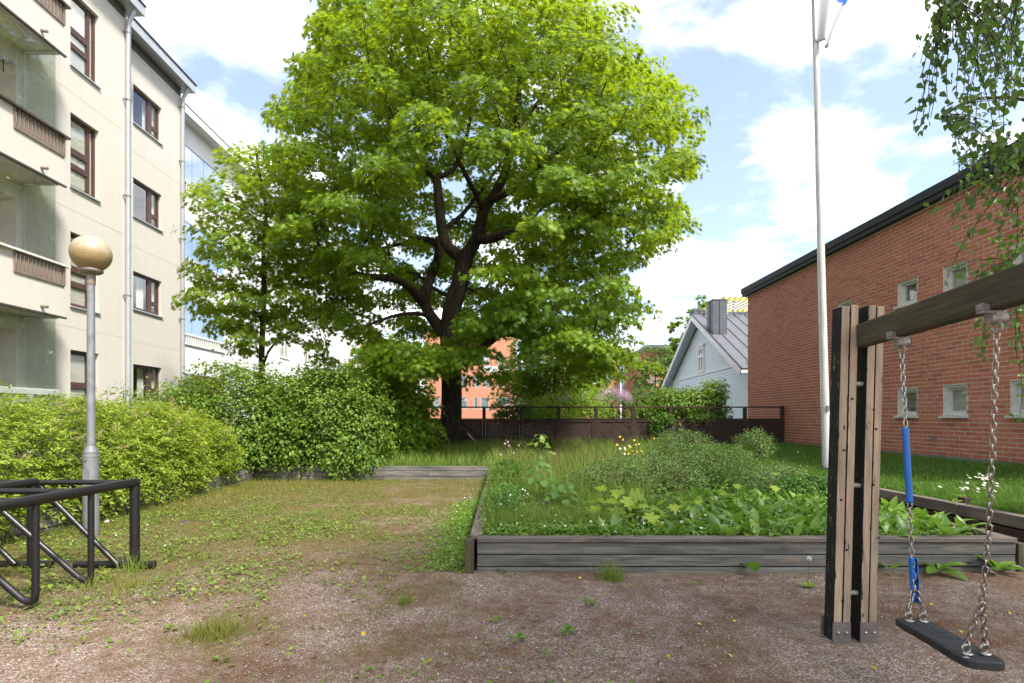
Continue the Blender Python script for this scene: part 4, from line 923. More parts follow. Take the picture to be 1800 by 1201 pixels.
# ---------------------------------------------------------------- bicycle racks
def arc(c, p, q, n=6):
    """quadratic bend from p over c to q"""
    p, c, q = Vector(p), Vector(c), Vector(q); return [(1 - t) ** 2 * p + 2 * t * (1 - t) * c + t * t * q for t in [i / n for i in range(n + 1)]]
def rack(x, label):
    t = empty('bicycle_rack', (x, 5.39, 0), label=label, cat='bicycle rack'); zt = .854; X2 = -.97
    m = MB(); m.tube([(0, .03, zt), (0, -3.6, zt)], .042, 14); m.build('top_rail', MT['black_tube'], t)
    for yy in (0, -3.42):
        m = MB(); m.tube([(0, yy, zt - .03), (0, yy, .03)], .044, 14); m.build('leg', MT['black_tube'], t)
        m = MB(); m.tube([(-.62, yy + .04, .035), (.17, yy + .04, .035)], .036, 12); m.build('foot', MT['black_tube'], t)
        m = MB(); m.tube([(0, yy, zt)] + arc((X2, yy, zt), (X2 + .10, yy, zt), (X2 + .08, yy, zt - .09)) + [(-.17, yy, .045)], .026, 10); m.build('end_hoop', MT['black_tube'], t)
    for yy in (-.57, -1.14, -1.71, -2.28, -2.85):
        m = MB(); pts = [(0, yy, zt - .02), (0, yy, .16)] + arc((0, yy, .02), (0, yy, .13), (-.11, yy, .085)) + [(X2 + .09, yy, zt - .10)] + arc((X2, yy, zt - .01), (X2 + .07, yy, zt - .07), (X2 + .13, yy, zt - .01)) + [(-.02, yy, zt - .01)]
        m.tube(pts, .0265, 10); m.build('wheel_hoop', MT['black_tube'], t)
rack(-3.65, 'nearer black tube bicycle rack standing in weeds, its end post nearest the gravel')
rack(-4.66, 'black tube bicycle rack farther from the gravel, cut off by the left picture edge')

# ---------------------------------------------------------------- flagpole and flag
FY = 10.75; fb = P(1453, 823, FY); fd = (P(1434, 85, FY) - P(1453, 823, FY)).normalized()
def flagpole():
    t = empty('flagpole', fb, label='tall weathered white flagpole on the lawn before the brick wall', cat='flagpole')
    m = MB(); n = 14; m.tube([fd * (11.4 * i / n) for i in range(n + 1)], [.078 - .030 * i / n for i in range(n + 1)], 18); m.build('pole', MT['pole_paint'], t)
    m = MB(); m.box(-.16, .12, -.10, .10, -.12, .015); m.tube([(-.12, -.06, 0), (-.12, -.06, .05)], .02, 8); m.tube([(.07, -.06, 0), (.07, -.06, .05)], .02, 8); m.build('base_plate', MT['roof_dark'], t)
    m = MB(); c = fd * 1.18; m.tube([c + Vector((-.01, -.082, .05)), c + Vector((.03, -.10, .0)), c + Vector((-.01, -.082, -.06))], .012, 8); m.box(c.x - .02, c.x + .03, -.10, -.07, c.z - .05, c.z + .05); m.build('cleat', MT['galv'], t)
    m = MB(); m.tube([fd * 1.2 + Vector((-.085, -.01, 0)), fd * 11.2 + Vector((-.055, -.01, 0))], .005, 5); m.build('halyard', MT['grey_white'], t)
flagpole()
def flag():
    nu, nv = 26, 34; hoist = 2.5; base = fb + fd * 8.36 ; m = MB(); vs = []
    for j in range(nv + 1):
        v = j / nv
        for i in range(nu + 1):
            u = i / nu; wid = .24 + .95 * min(1, v * 1.35) ** 1.25; x = u * wid
            z = v * hoist - u * .10 - .04 * u * u
            yv = -.09 + .075 * math.sin(u * 9 + v * 1.3) * (.35 + u) - .05 * u
            vs.append(base + fd * z + Vector((x - .055, yv, 0)))
    fs = []; W = nu + 1
    for j in range(nv):
        for i in range(nu): fs.append((j * W + i, j * W + i + 1, (j + 1) * W + i + 1, (j + 1) * W + i))
    m.add(vs, fs, 0, True)
    for k, f in enumerate(fs):
        j, i = divmod(k, nu); v = (j + .5) / nv; u = (i + .5) / nu
        if .355 + .10 * (.75 - u) < v < .68 or (.28 < u < .46 and v > .5): m.m[k] = 1
    o = m.build('flag', [MT['flag_shaded'], MT['flag_blue']], label='white flag with a blue cross hanging slack from the flagpole', cat='flag')
    s = o.modifiers.new('cloth', 'SOLIDIFY'); s.thickness = .003
flag()

# ---------------------------------------------------------------- swing frame and swing
LEAN = .062
def post_timber(parent, x0, x1, y0, y1, h, mats):
    m = MB(); vs = [(x0, y0, -.15), (x1, y0, -.15), (x1, y1, -.15), (x0, y1, -.15), (x0 + LEAN, y0, h), (x1 + LEAN, y0, h), (x1 + LEAN, y1, h), (x0 + LEAN, y1, h)]
    # subdivide upward so the bevel and grain stay even; front bare, left side tarred
    m.add(vs, [(3, 2, 1, 0)], 0); m.add(vs, [(4, 5, 6, 7)], 0); m.add(vs, [(0, 1, 5, 4)], 0); m.add(vs, [(1, 2, 6, 5)], 1); m.add(vs, [(2, 3, 7, 6)], 1); m.add(vs, [(3, 0, 4, 7)], 1)
    me = m.v; o = MB(); o.v = vs; o.f = [(3, 2, 1, 0), (4, 5, 6, 7), (0, 1, 5, 4), (1, 2, 6, 5), (2, 3, 7, 6), (3, 0, 4, 7)]; o.m = [0, 0, 0, 1, 1, 1]; o.sm = [False] * 6
    ob = o.build('post', mats, parent, bevel=.007); at = ob.data.attributes.new('tint', 'FLOAT', 'POINT'); at.data.foreach_set('value', [0., 1., 1., 0.] * 2); return ob
def swing_frame():
    t = empty('swing_stand', (2.3, 3.65, 0), label='old timber swing frame of doubled posts and a mossy dark beam', cat='swing frame'); t.location = (0, 0, 0)
    yf, yb = 3.62, 3.735; mm = [MT['post_front'], MT['tar']]
    for (yo, xo) in ((0, 0), (-4.6, -.92)):
        for (xa, w) in ((2.176, .0595), (2.2365, .0555), (2.353, .0565), (2.4105, .0545)):
            post_timber(t, xa + xo, xa + xo + w - .004, yf + yo + random.uniform(-.004, .004), yb + yo, 2.24 + random.uniform(-.006, .006), mm)
        for z in (.32, 1.04, 1.72):
            lx = LEAN * (z + .15) / 2.39; m = MB(); m.tube([(2.286 + lx + xo, yf + .045 + yo, z), (2.358 + lx + xo, yf + .045 + yo, z)], .017, 12); m.build('spacer', MT['bracket'], t)
        for xa in (2.17, 2.352):
            m = MB(); x0 = xa + xo; m.box(x0, x0 + .117, yf - .012 + yo, yf - .005 + yo, -.04, .14); s = m.build('post_shoe', MT['shoe'], t); m = MB(); m.box(x0, x0 + .117, yb + .004 + yo, yb + .011 + yo, -.04, .14); m.build('post_shoe', MT['shoe'], t)
            for k in (.033, .088):
                b = MB(); b.lathe((x0 + k, yf - .012 + yo, .075), [(.0, .011), (.009, .010), (.011, .004), (.011, 0)], 6, axis=(0, -1, 0)); b.build('bolt', MT['bolt'], s)
    # small dark bolt holes and dents on the bare faces
    for (xa, z) in ((2.245, .62), (2.21, 1.28), (2.20, .95), (2.255, 1.62), (2.42, 1.42), (2.40, 1.55), (2.455, .7), (2.41, 1.05)):
        lx = LEAN * (z + .15) / 2.39; b = MB(); b.lathe((xa + lx, yf - .006, z), [(.0, .004), (.007, .003), (.008, -.002)], 8, axis=(0, -1, 0)); b.build('bolt', MT['tar'], t)
    bx = lambda y: 1.66 + .196 * y
    a = Vector((bx(3.70), 3.70, 2.037)); b = Vector((bx(-1.15), -1.15, 2.037)); plank(t, b, a, .072, .155, 'beam_wood', 'beam', .012)
    for y in (3.126, 2.355, 1.1, .3):
        x = bx(y); h = MB(); h.box(x - .075, x + .03, y - .018, y + .018, 1.945, 1.958); h.box(x - .078, x - .04, y - .016, y + .016, 1.958, 1.985); h.tube([(x - .06, y, 1.955), (x - .06, y, 1.99)], .008, 6)
        h.tube([(x - .035, y, 1.925), (x + .035, y, 1.925)], .024, 14); h.lathe((x + .036, y, 1.925), [(.022, .006), (.012, .008), (0, .009)], 12, axis=(1, 0, 0)); h.box(x - .02, x + .02, y - .02, y + .02, 1.93, 1.952)
        hh = h.build('bearing', MT['bracket'], t, bevel=.002)
        r = MB(); n = 16; r.tube([(x + .002 * math.sin(i), y + .024 * math.cos(2 * math.pi * i / n), 1.885 + .024 * math.sin(2 * math.pi * i / n)) for i in range(n)], .006, 8, closed=True); r.build('eye_ring', MT['bracket'], hh)
swing_frame()
def link_mesh():
    m = MB(); pts = []; r, h = .0095, .0105
    for i in range(7): a = math.pi * i / 6; pts.append((r * math.cos(a), 0, h + r * math.sin(a)))
    for i in range(7): a = math.pi + math.pi * i / 6; pts.append((r * math.cos(a), 0, -h + r * math.sin(a)))
    m.tube(pts, .0036, 6, closed=True); return m.mesh('link', MT['chain'])
def swing():
    t = empty('swing', (2.2, 2.75, .4), label='black rubber swing seat hanging on two steel chains, one sleeved in blue hose', cat='swing'); t.location = (0, 0, 0)
    lm = link_mesh(); pitch = .0325
    def chain(pts, name='chain', wob=.004):
        pts = [Vector(p) for p in pts]; L = sum((b - a).length for a, b in zip(pts, pts[1:])); n = max(2, int(round(L / pitch))); ch = None
        h = empty(name, (0, 0, 0)); h.parent = t
        for i in range(n):
            s = (i + .5) / n * L
            for a, b in zip(pts, pts[1:]):
                l = (b - a).length
                if s <= l: break
                s -= l
            p = a + (b - a) * (s / l); d = (b - a).normalized(); q = d.to_track_quat('Z', 'Y')
            M4 = (q.to_matrix() @ Matrix.Rotation(math.pi / 2 * (i % 2) + random.uniform(-.35, .35) + .4, 3, 'Z')).to_4x4(); M4.translation = p + Vector((random.uniform(-.001, .001), random.uniform(-.001, .001), 0))
            o = link('link', lm, h); o.matrix_world = M4
        return h
    P1 = [(2.273, 3.126, 1.865), P(1592, 752, 3.10), P(1599, 882, 3.06), P(1603, 980, 3.04), (2.265, 3.02, .570)]
    P2 = [(2.122, 2.355, 1.865), P(1744, 800, 2.40), P(1737, 945, 2.44), (2.161, 2.47, .662)]
    rings = [(2.222, 3.0, .405), (2.300, 3.0, .402), (2.125, 2.51, .436), (2.208, 2.51, .436)]
    chain(P1); chain(P2)
    for i, r in enumerate(rings): chain([P1[-1] if i < 2 else P2[-1], Vector(r) + Vector((0, 0, .035))], 'bridle_chain')
    for i, r in enumerate(rings):
        r = Vector(r); m = MB(); n = 18
        m.tube([r + Vector((0.0 + .006 * math.cos(2 * math.pi * k / n), .021 * math.cos(2 * math.pi * k / n), .022 + .021 * math.sin(2 * math.pi * k / n))) for k in range(n)], .0042, 7, closed=True)
        m.build('ring', MT['chain'], t)
        m = MB(); m.tube([r + Vector((.019 * math.cos(2 * math.pi * k / n), .004, -.004 + .019 * math.sin(2 * math.pi * k / n))) for k in range(n)], .0058, 8, closed=True); m.lathe(r + Vector((0, 0, -.024)), [(.024, 0), (.024, .006), (.012, .008)], 14); m.build('eye_bolt', MT['chain'], t)
    # blue hose sleeve and its torn lower piece
    def hose(pts, r, name):
        m = MB(); pts = [Vector(p) for p in pts]; n = 44; path = []; rad = []
        for i in range(n + 1):
            s = i / n * (len(pts) - 1); k = min(int(s), len(pts) - 2); path.append(pts[k].lerp(pts[k + 1], s - k)); rad.append(r + (.0010 if i % 2 else -.0004))
        m.tube(path, rad, 14, cap=False); o = m.build(name, MT['hose'], t); md = o.modifiers.new('wall', 'SOLIDIFY'); md.thickness = .003; return o
    hose([P(1591.5, 752, 3.09), P(1595, 815, 3.075), P(1599, 884, 3.06)], .0165, 'hose_sleeve')
    # torn piece: an open gutter with a slit, curling off the chain
    m = MB(); a, b = P(1604, 980, 3.045), P(1606, 1060, 3.025); n = 16; k = 12; vs = []
    for i in range(n + 1):
        s = i / n; c = a.lerp(b, s) + Vector((.006 * s, -.004, 0)); op = .35 + .5 * s + .25 * math.sin(s * 14); rr = .0185 * (1 - .45 * max(0, s - .5))
        for j in range(k + 1): an = -math.pi * .5 + op + (2 * math.pi - 2 * op) * j / k; vs.append(c + Vector((rr * math.cos(an), rr * math.sin(an), 0)))
    m.add(vs, [(i * (k + 1) + j, i * (k + 1) + j + 1, (i + 1) * (k + 1) + j + 1, (i + 1) * (k + 1) + j) for i in range(n) for j in range(k)], 0, True)
    o = m.build('torn_hose_sleeve', MT['hose'], t); md = o.modifiers.new('wall', 'SOLIDIFY'); md.thickness = .003
    # seat
    A, B = Vector((2.272, 3.07, .372)), Vector((2.150, 2.425, .412)); ax = (B - A).normalized(); L = (B - A).length; sx = ax.cross(Vector((0, 0, 1))).normalized(); up = sx.cross(ax)
    def sp(u, v, w): return A + ax * (u * L) + sx * v + up * w
    hw = .098; prof = [(0, .045), (.02, .070), (.06, .086), (.20, .090), (.35, .086), (.5, .083), (.65, .086), (.80, .090), (.94, .086), (.98, .070), (1, .045)]
    out = [(u, v) for u, v in prof] + [(u, -v) for u, v in reversed(prof)]
    n = len(out); m = MB(); layers = [(-.040, .93), (-.034, 1.0), (-.006, 1.0), (0, .955)]
    vs = [sp(.5 + (u - .5) * (s * .3 + .7), v * s, w) for w, s in layers for u, v in out]
    fs = [(l * n + i, l * n + (i + 1) % n, (l + 1) * n + (i + 1) % n, (l + 1) * n + i) for l in range(3) for i in range(n)] + [tuple(range(n))[::-1], tuple(range(3 * n, 4 * n))]
    m.add(vs, fs); m.build('seat', MT['rubber'], t)
    # raised tread plates with zigzag joints
    us = [.10, .24, .38, .52, .66, .80, .90]
    for a, b in zip(us, us[1:]):
        for (v0, v1) in ((-.072, -.018), (-.018, .026), (.026, .074)):
            g = .0022; z = .035; q = [(a + g / L + z * .3, v0 + g), (b - g / L + z * .3, v0 + g), (b - g / L, (v0 + v1) / 2), (b - g / L + z * .6, v1 - g), (a + g / L + z * .6, v1 - g), (a + g / L, (v0 + v1) / 2)]
            if random.random() < .35: continue
            m = MB(); m.prism(q, lambda u, v, w: sp(u, v, w), -.004, .0016); m.build('tread_plate', MT['rubber'], t)
    m = MB(); m.prism([(.925, .055), (.945, .055), (.95, .075), (.935, .078)], lambda u, v, w: sp(u, v, w), 0, .0012); m.build('scuff_mark', MT['grey_wall'], t)
swing()
def ground_cable():
    m = MB(); pts = [G(px, py, .006) for px, py in ((1330, 1065), (1336, 1075), (1352, 1088), (1380, 1100), (1410, 1110), (1436, 1120), (1462, 1127))]; sm = []
    for i in range(len(pts) - 1):
        for k in range(4): sm.append(pts[i].lerp(pts[i + 1], k / 4))
    m.tube(sm + [pts[-1]], .005, 6); m.build('wire', MT['galv'], label='thin bent grey wire lying on gravel left of the swing post', cat='wire')
ground_cable()
# ---------------------------------------------------------------- far poles and signs
def far_small():
    t = empty('wooden_pole', P(1060, 733, 52), label='brown wooden utility pole beyond the fence', cat='pole'); h = P(1060, 604, 52).z - 1.5
    m = MB(); m.tube([(0, 0, -1.3), (0, 0, h)], [.20, .15], 10); m.build('pole', MT['cap_wood'], t)
    m = MB(); m.bar((-.5, 0, h - .35), (.5, 0, h - .35), .1, .1); m.build('crossbar', MT['cap_wood'], t)
    b = P(1091, 733, 62); t = empty('distant_flagpole', b, label='slim white flagpole standing before the distant red brick building', cat='flagpole'); h = P(1091, 628, 62).z - 1.5
    m = MB(); m.tube([(0, 0, -1.3), (0, 0, h)], [.12, .07], 10); m.build('pole', MT['white_paint'], t)
    m = MB(); n = 10; vs = []
    for i in range(n + 1):
        v = i / n
        for j in range(7): u = j / 6; vs.append((.08 + u * .35 * (1 - .45 * v) , -.05 + .12 * math.sin(u * 7 + v), h - .2 - v * 2.6 - u * .8))
    m.add(vs, [(i * 7 + j, i * 7 + j + 1, (i + 1) * 7 + j + 1, (i + 1) * 7 + j) for i in range(n) for j in range(6)], 0, True)
    for k in range(len(m.f)):
        i, j = divmod(k, 6)
        if 4 <= i <= 6 or j in (2, 3): m.m[k] = 1
    m.build('limp_flag', [MT['flag_shaded'], MT['flag_blue']], label='small limp white and blue flag on the distant flagpole', cat='flag').location = b
    b = P(657, 684, 40); t = empty('upright_sign', b, label='tall narrow orange sign seen between the bushes left of the big trunk', cat='sign')
    for k, dz in enumerate((-.45, -.15, .15, .45)):
        m = MB(); w = .12 + .05 * (k % 2); m.box(-w, w, -.04, .04, dz - .12, dz + .12); m.build('orange_panel', MT['orange_sign'], t, bevel=.01)
    m = MB(); m.tube([(0, .06, -2), (0, .06, .55)], .04, 8); m.build('post', MT['galv'], t)
    b = P(740, 730, 24); t = empty('round_sign', b, label='small round orange sign with yellow disc just above the left end of the fence', cat='sign')
    m = MB(); m.lathe((0, 0, 0), [(.0, .03), (.07, .03)], 16, axis=(0, -1, 0)); m.build('yellow_disc', MT['yellow_petal'], t)
    m = MB(); m.lathe((0, 0, 0), [(.07, .025), (.105, .02), (.11, 0), (.105, -.02)], 16, axis=(0, -1, 0)); m.lathe((0, 0, .12), [(0, .02), (.05, .02), (.05, 0)], 12, axis=(0, -1, 0)); m.build('orange_rim', MT['orange_sign'], t)
    m = MB(); m.tube([(0, .03, -1.2), (0, .03, -.05)], .025, 8); m.build('post', MT['galv'], t)
far_small()
# ---------------------------------------------------------------- vegetation helpers
def vnoise(x, y, sc, seed=0):
    g = np.random.default_rng(1000 + seed).random((64, 64)); x = np.asarray(x) * sc; y = np.asarray(y) * sc
    xi, yi = np.floor(x).astype(int), np.floor(y).astype(int); fx, fy = x - xi, y - yi; fx = fx * fx * (3 - 2 * fx); fy = fy * fy * (3 - 2 * fy)
    q = lambda a, b: g[a % 64, b % 64]
    return (q(xi, yi) * (1 - fx) + q(xi + 1, yi) * fx) * (1 - fy) + (q(xi, yi + 1) * (1 - fx) + q(xi + 1, yi + 1) * fx) * fy
class Skel:
    def __init__(s): s.p = []; s.par = []; s.r = []
    def limb(s, pts, r0, r1, parent=-1):
        pts = [Vector(q) for q in pts]; out = []
        # smooth through the points
        ext = [pts[0] * 2 - pts[1]] + pts + [pts[-1] * 2 - pts[-2]]; fine = []
        for i in range(1, len(ext) - 2):
            n = max(2, int((ext[i + 1] - ext[i]).length / .35))
            for k in range(n):
                t = k / n; a, b, c, d = ext[i - 1], ext[i], ext[i + 1], ext[i + 2]
                fine.append(.5 * (2 * b + (c - a) * t + (2 * a - 5 * b + 4 * c - d) * t * t + (3 * b - a - 3 * c + d) * t ** 3))
        fine.append(pts[-1])
        for i, q in enumerate(fine):
            if i == 0 and parent >= 0: last = parent; continue
            s.p.append(np.array(q)); s.par.append(parent if not out and parent >= 0 else (out[-1] if out else -1)); s.r.append(r0 + (r1 - r0) * i / (len(fine) - 1)); out.append(len(s.p) - 1)
        return out
    def near(s, q): return int(np.argmin(np.linalg.norm(np.array(s.p) - np.asarray(q), axis=1)))
    def join(s, q, step=.55, arch=.12, twig=.009, inward=None):
        P_ = np.array(s.p); q = np.asarray(q, float); d = np.linalg.norm(P_ - q, axis=1)
        if inward is not None: d = d + .25 * np.linalg.norm(P_ - inward, axis=1)
        j = int(np.argmin(d)); a = P_[j]; L = np.linalg.norm(q - a); n = max(1, int(L / step)); last = j
        jit = rng.normal(size=(n, 3)) * .06 * min(1, L)
        for i in range(1, n + 1):
            t = i / n; s.p.append(a + (q - a) * t + np.array([0, 0, arch * L * math.sin(math.pi * t)]) + (jit[i - 1] if i < n else 0)); s.par.append(last); s.r.append(twig); last = len(s.p) - 1
        return last
    def radii(s, k=2.4, cap=.2):
        n = len(s.p); acc = np.zeros(n)
        for i in range(n - 1, -1, -1):
            r = max(s.r[i], min(cap, acc[i] ** (1 / k))); s.r[i] = r
            if s.par[i] >= 0: acc[s.par[i]] += r ** k
    def mesh(s, name, mat, parent, minr=0):
        n = len(s.p); kids = [[] for _ in range(n)]
        for i, p in enumerate(s.par):
            if p >= 0: kids[p].append(i)
        m = MB(); used = set(); starts = [(i, None) for i in range(n) if s.par[i] < 0]
        while starts:
            i, pre = starts.pop(); ch = [pre] if pre is not None else []; rad = [min(s.r[pre], s.r[i] * 1.25)] if pre is not None else []
            while True:
                ch.append(i); rad.append(s.r[i]); ks = sorted(kids[i], key=lambda c: -s.r[c])
                if not ks: break
                starts += [(c, i) for c in ks[1:]]; i = ks[0]
            if len(ch) > 1 and max(rad) > minr: m.tube([s.p[c] for c in ch], rad, 14 if rad[0] > .2 else 8 if rad[0] > .06 else 5 if rad[0] > .02 else 3, cap=False)
        return m.build(name, mat, parent)
def thin_pts(c, dist):
    keep = []; g = {}
    for i, q in enumerate(c):
        k = tuple((q // dist).astype(int)); ok = True
        for a in (-1, 0, 1):
            for b in (-1, 0, 1):
                for d in (-1, 0, 1):
                    for j in g.get((k[0] + a, k[1] + b, k[2] + d), ()):
                        if np.sum((c[j] - q) ** 2) < dist * dist: ok = False
        if ok: keep.append(i); g.setdefault(k, []).append(i)
    return c[keep]
def pad_leaves(pads, rad, per, center, upw=.85, outw=.35, rnd=.5, flat=.28, dome=.35, droop=.5):
    """leaves in flattened domes round every pad centre: positions, frames, tint"""
    n = len(pads); rad = np.broadcast_to(np.asarray(rad, float), n); k = np.maximum(3, (per * (rad / rad.mean()) ** 2)).astype(int)
    idx = np.repeat(np.arange(n), k); N = len(idx); a = rng.random(N) * 2 * np.pi; rr = np.sqrt(rng.random(N)); 
    off = np.stack([np.cos(a) * rr, np.sin(a) * rr, rng.normal(size=N) * flat - dome * rr * rr], -1) * rad[idx][:, None]
    # lopsided pads
    st = 1 + .35 * rng.normal(size=(n, 1)); an = rng.random(n) * np.pi; ca, sa = np.cos(an)[idx], np.sin(an)[idx]; st = np.clip(st[:, 0], .6, 1.6)[idx]
    ox = (off[:, 0] * ca + off[:, 1] * sa) * st; oy = (-off[:, 0] * sa + off[:, 1] * ca) / st; off[:, 0], off[:, 1] = ox * ca - oy * sa, ox * sa + oy * ca
    pos = pads[idx] + off; out = unit(pads[idx] - np.asarray(center)); h = unit(off * [1, 1, 0] + 1e-6)
    nrm = np.array([0, 0, upw]) + outw * out + .45 * h * rr[:, None] + rng.normal(size=(N, 3)) * rnd
    tip = h * 1.0 + out * .4 + np.array([0, 0, -droop]) + rng.normal(size=(N, 3)) * .4
    tint = np.clip(.5 + rng.normal(size=N) * .20 + (rng.normal(size=n) * .19)[idx], 0, 1)
    return pos, frames(nrm, tip), tint, idx
def single_leaves(name, tmpl, pos, Rm, size, tint, mat, parent, pick):
    """the leaves that show largest, as objects of their own that share a few meshes"""
    ms = [tri_mesh(name, tmpl[0], tmpl[1], np.full(len(tmpl[0]), (i + .5) / 6), mat) for i in range(6)]
    for i in pick:
        M4 = Matrix([list(r) + [0] for r in (Rm[i] * size[i])] + [[0, 0, 0, 1]]); M4.translation = Vector(pos[i])
        o = link(name, ms[min(5, int(tint[i] * 6))], parent); o.matrix_local = M4
def foliage(parent, tmpl, pos, Rm, tint, size, mat, name='crown', singles=0, sname='leaf'):
    size = np.asarray(size)
    if singles:
        px, py = proj(pos); d = np.linalg.norm(pos - [0, 0, H], axis=1); face = np.abs(np.sum(Rm[:, :, 2] * unit(pos - [0, 0, H]), -1))
        sc = size * (.4 + face) / d; sc[(px < 5) | (px > 1795) | (py < 5) | (py > 1195)] = 0; pick = np.argsort(-sc)[:singles]
        m = np.ones(len(pos), bool); m[pick] = False; single_leaves(sname, tmpl, pos, Rm, size, tint, mat, parent, pick)
        pos, Rm, size, tint = pos[m], Rm[m], size[m], tint[m]
    return scatter(name, tmpl, pos, Rm, size, tint, mat, parent, kind='stuff')

# ---------------------------------------------------------------- the big maple
def big_maple():
    t = empty('maple_tree', P(793, 787, 17.4), label='huge spreading maple with dark trunk and bright green crown in the middle of the yard', cat='tree'); base = t.location.copy(); t.location = (0, 0, 0)
    Y = 17.4; q = lambda l: [P(a, b, Y + c) for a, b, c in l]; s = Skel()
    tr = s.limb(q([(791, 800, 0), (791, 780, 0), (793, 740, 0), (794, 690, 0), (793, 640, 0), (790, 590, 0), (795, 540, 0), (808, 500, 0), (816, 455, 0)]), .36, .27)
    for i in range(3): s.r[tr[i]] += (.13, .06, .02)[i]
    nd = lambda a, b, c=0: s.near(P(a, b, Y + c))
    def L(l, r0, r1): return s.limb(q(l), r0, r1, nd(*l[0]))
    L([(816, 455, 0), (838, 420, -.3), (850, 370, -.6), (864, 350, -.8), (885, 310, -1.2), (905, 230, -1.8), (915, 130, -2.2)], .21, .06)
    L([(816, 455, 0), (790, 438, .2), (777, 405, .5), (772, 360, .8), (765, 310, 1.0), (738, 285, 1.2), (735, 200, 1.4), (745, 80, 1.5)], .20, .06)
    L([(864, 350, -.8), (895, 338, -1.4), (935, 300, -2.0), (1000, 250, -2.4), (1050, 180, -2.6)], .11, .04)
    L([(845, 425, -.4), (890, 412, -1.4), (935, 402, -2.4), (985, 407, -3.2), (1022, 396, -3.8), (1060, 370, -4.2), (1090, 340, -4.4)], .15, .04)
    L([(985, 407, -3.2), (1010, 370, -3.4), (1016, 340, -3.4), (1040, 290, -3.3)], .07, .03)
    L([(792, 600, 0), (768, 570, .1), (746, 535, .3), (752, 500, .6), (768, 460, 1.0), (768, 428, 1.2), (735, 420, 1.3), (704, 402, 1.6), (690, 380, 1.8), (640, 330, 2.3), (590, 280, 2.6)], .20, .05)
    L([(746, 535, .3), (720, 505, -.4), (692, 490, -1.0), (645, 486, -1.8), (600, 470, -2.6), (560, 430, -3.0)], .16, .04)
    L([(768, 570, .1), (745, 553, -.4), (705, 553, -1.4), (672, 562, -2.2), (640, 575, -2.8)], .08, .03)
    L([(790, 525, 0), (768, 510, .4), (752, 500, .9), (730, 480, 1.6), (700, 480, 2.2)], .07, .03)
    L([(793, 640, 0), (830, 625, -.5), (862, 600, -1.2), (884, 586, -1.8), (930, 592, -2.8), (980, 600, -3.6), (1040, 600, -4.2)], .15, .05)
    L([(768, 428, 1.2), (785, 400, 1.6), (810, 380, 2.2), (850, 330, 3.0), (900, 260, 3.8)], .10, .04)
    L([(765, 310, 1.0), (795, 300, 1.6), (820, 240, 2.4), (840, 120, 3.0), (850, 0, 3.2)], .09, .03)
    L([(738, 285, 1.2), (700, 270, .6), (690, 220, .2), (660, 150, -.4), (640, 60, -.8)], .09, .03)
    L([(850, 370, -.6), (830, 330, -1.6), (800, 270, -2.6), (770, 200, -3.4), (760, 120, -3.6)], .09, .03)
    L([(735, 420, 1.3), (700, 430, 2.4), (640, 440, 3.6), (580, 420, 4.4)], .08, .03)
    L([(905, 230, -1.8), (960, 160, -1.4), (1000, 80, -1.0)], .07, .03)
    poly = [(570, -30), (550, 35), (560, 95), (520, 130), (508, 205), (492, 262), (488, 340), (476, 430), (500, 500), (585, 560), (640, 590), (650, 640), (700, 660), (760, 648), (800, 628), (838, 640), (858, 690), (884, 690), (888, 640), (925, 602), (985, 610), (1010, 640), (1060, 655), (1112, 640),
            (1100, 560), (1085, 460), (1130, 430), (1160, 440), (1185, 410), (1202, 380), (1192, 345), (1212, 300), (1203, 238), (1180, 180), (1150, 128), (1112, 88), (1070, 42), (1035, 2), (995, -60), (800, -140), (620, -95)]
    seen = [(655, 475), (700, 385), (735, 300), (800, 300), (880, 320), (905, 395), (862, 455), (835, 520), (800, 560), (765, 565), (690, 575), (640, 520)]
    c0 = np.array([-.6, 17.3, 9.2]); rad = np.array([7.0, 6.4, 7.6]); n = 26000; d = rand_dir(n); rho = np.where(rng.random(n) < .72, .80 + .22 * rng.random(n), .42 + .4 * rng.random(n))
    c = c0 + d * rad * rho[:, None]; px, py = proj(c); m = inpoly(px, py, poly) & (c[:, 2] > 2.5)
    sc = np.array(seen, float); sf = inpoly(px, py, (sc - sc.mean(0)) * 1.22 + sc.mean(0)); sn = inpoly(px, py, seen); gap = inpoly(px, py, [(800, 730), (815, 660), (850, 600), (868, 572), (950, 572), (958, 720)]); m &= ~gap; thinr = inpoly(px, py, [(560, 300), (700, 300), (670, 480), (560, 530), (500, 440)]); m &= ~(thinr & (rng.random(n) < .5)); m &= ~(sf & (c[:, 1] < 17.6) & (rng.random(n) < 1.0)); m &= ~(sn & (c[:, 1] >= 17.6) & (rng.random(n) < .72))
    trunkz = (px > 735) & (px < 860) & (py > 640); m &= ~(trunkz & (c[:, 1] < 17) & ((px < 838) | (py < 640)))
    low = (c[:, 2] < 5.0) & (c[:, 1] > 17.5); m &= ~(low & (rng.random(n) < .9))
    c = thin_pts(c[m], 1.08)
    extra = np.array([np.array(P(a, b, y)) for a, b, y in ((700, 605, 14.2), (735, 612, 13.9), (665, 615, 14.3), (720, 635, 14.0), (690, 640, 14.1), (755, 632, 13.8), (915, 515, 13.4), (900, 550, 13.2), (930, 540, 13.1), (905, 575, 13.0), (960, 560, 13.0), (1000, 580, 13.2), (1040, 600, 13.4), (1075, 610, 13.6), (1095, 560, 13.2), (1050, 550, 13.0), (865, 655, 15.6), (1030, 345, 12.6), (1000, 330, 12.8), (1050, 330, 12.7), (845, 612, 13.6), (800, 618, 13.8))])
    c = np.vstack([c, extra]); order = np.argsort(np.linalg.norm((c - np.array(P(800, 480, Y))) , axis=1)); c = c[order]
    for p in c: s.join(p - np.array([0, 0, .12]), inward=np.array(P(800, 480, Y)), twig=.0085)
    s.radii(2.5, .10)
    s.mesh('trunk', MT['bark'], t)
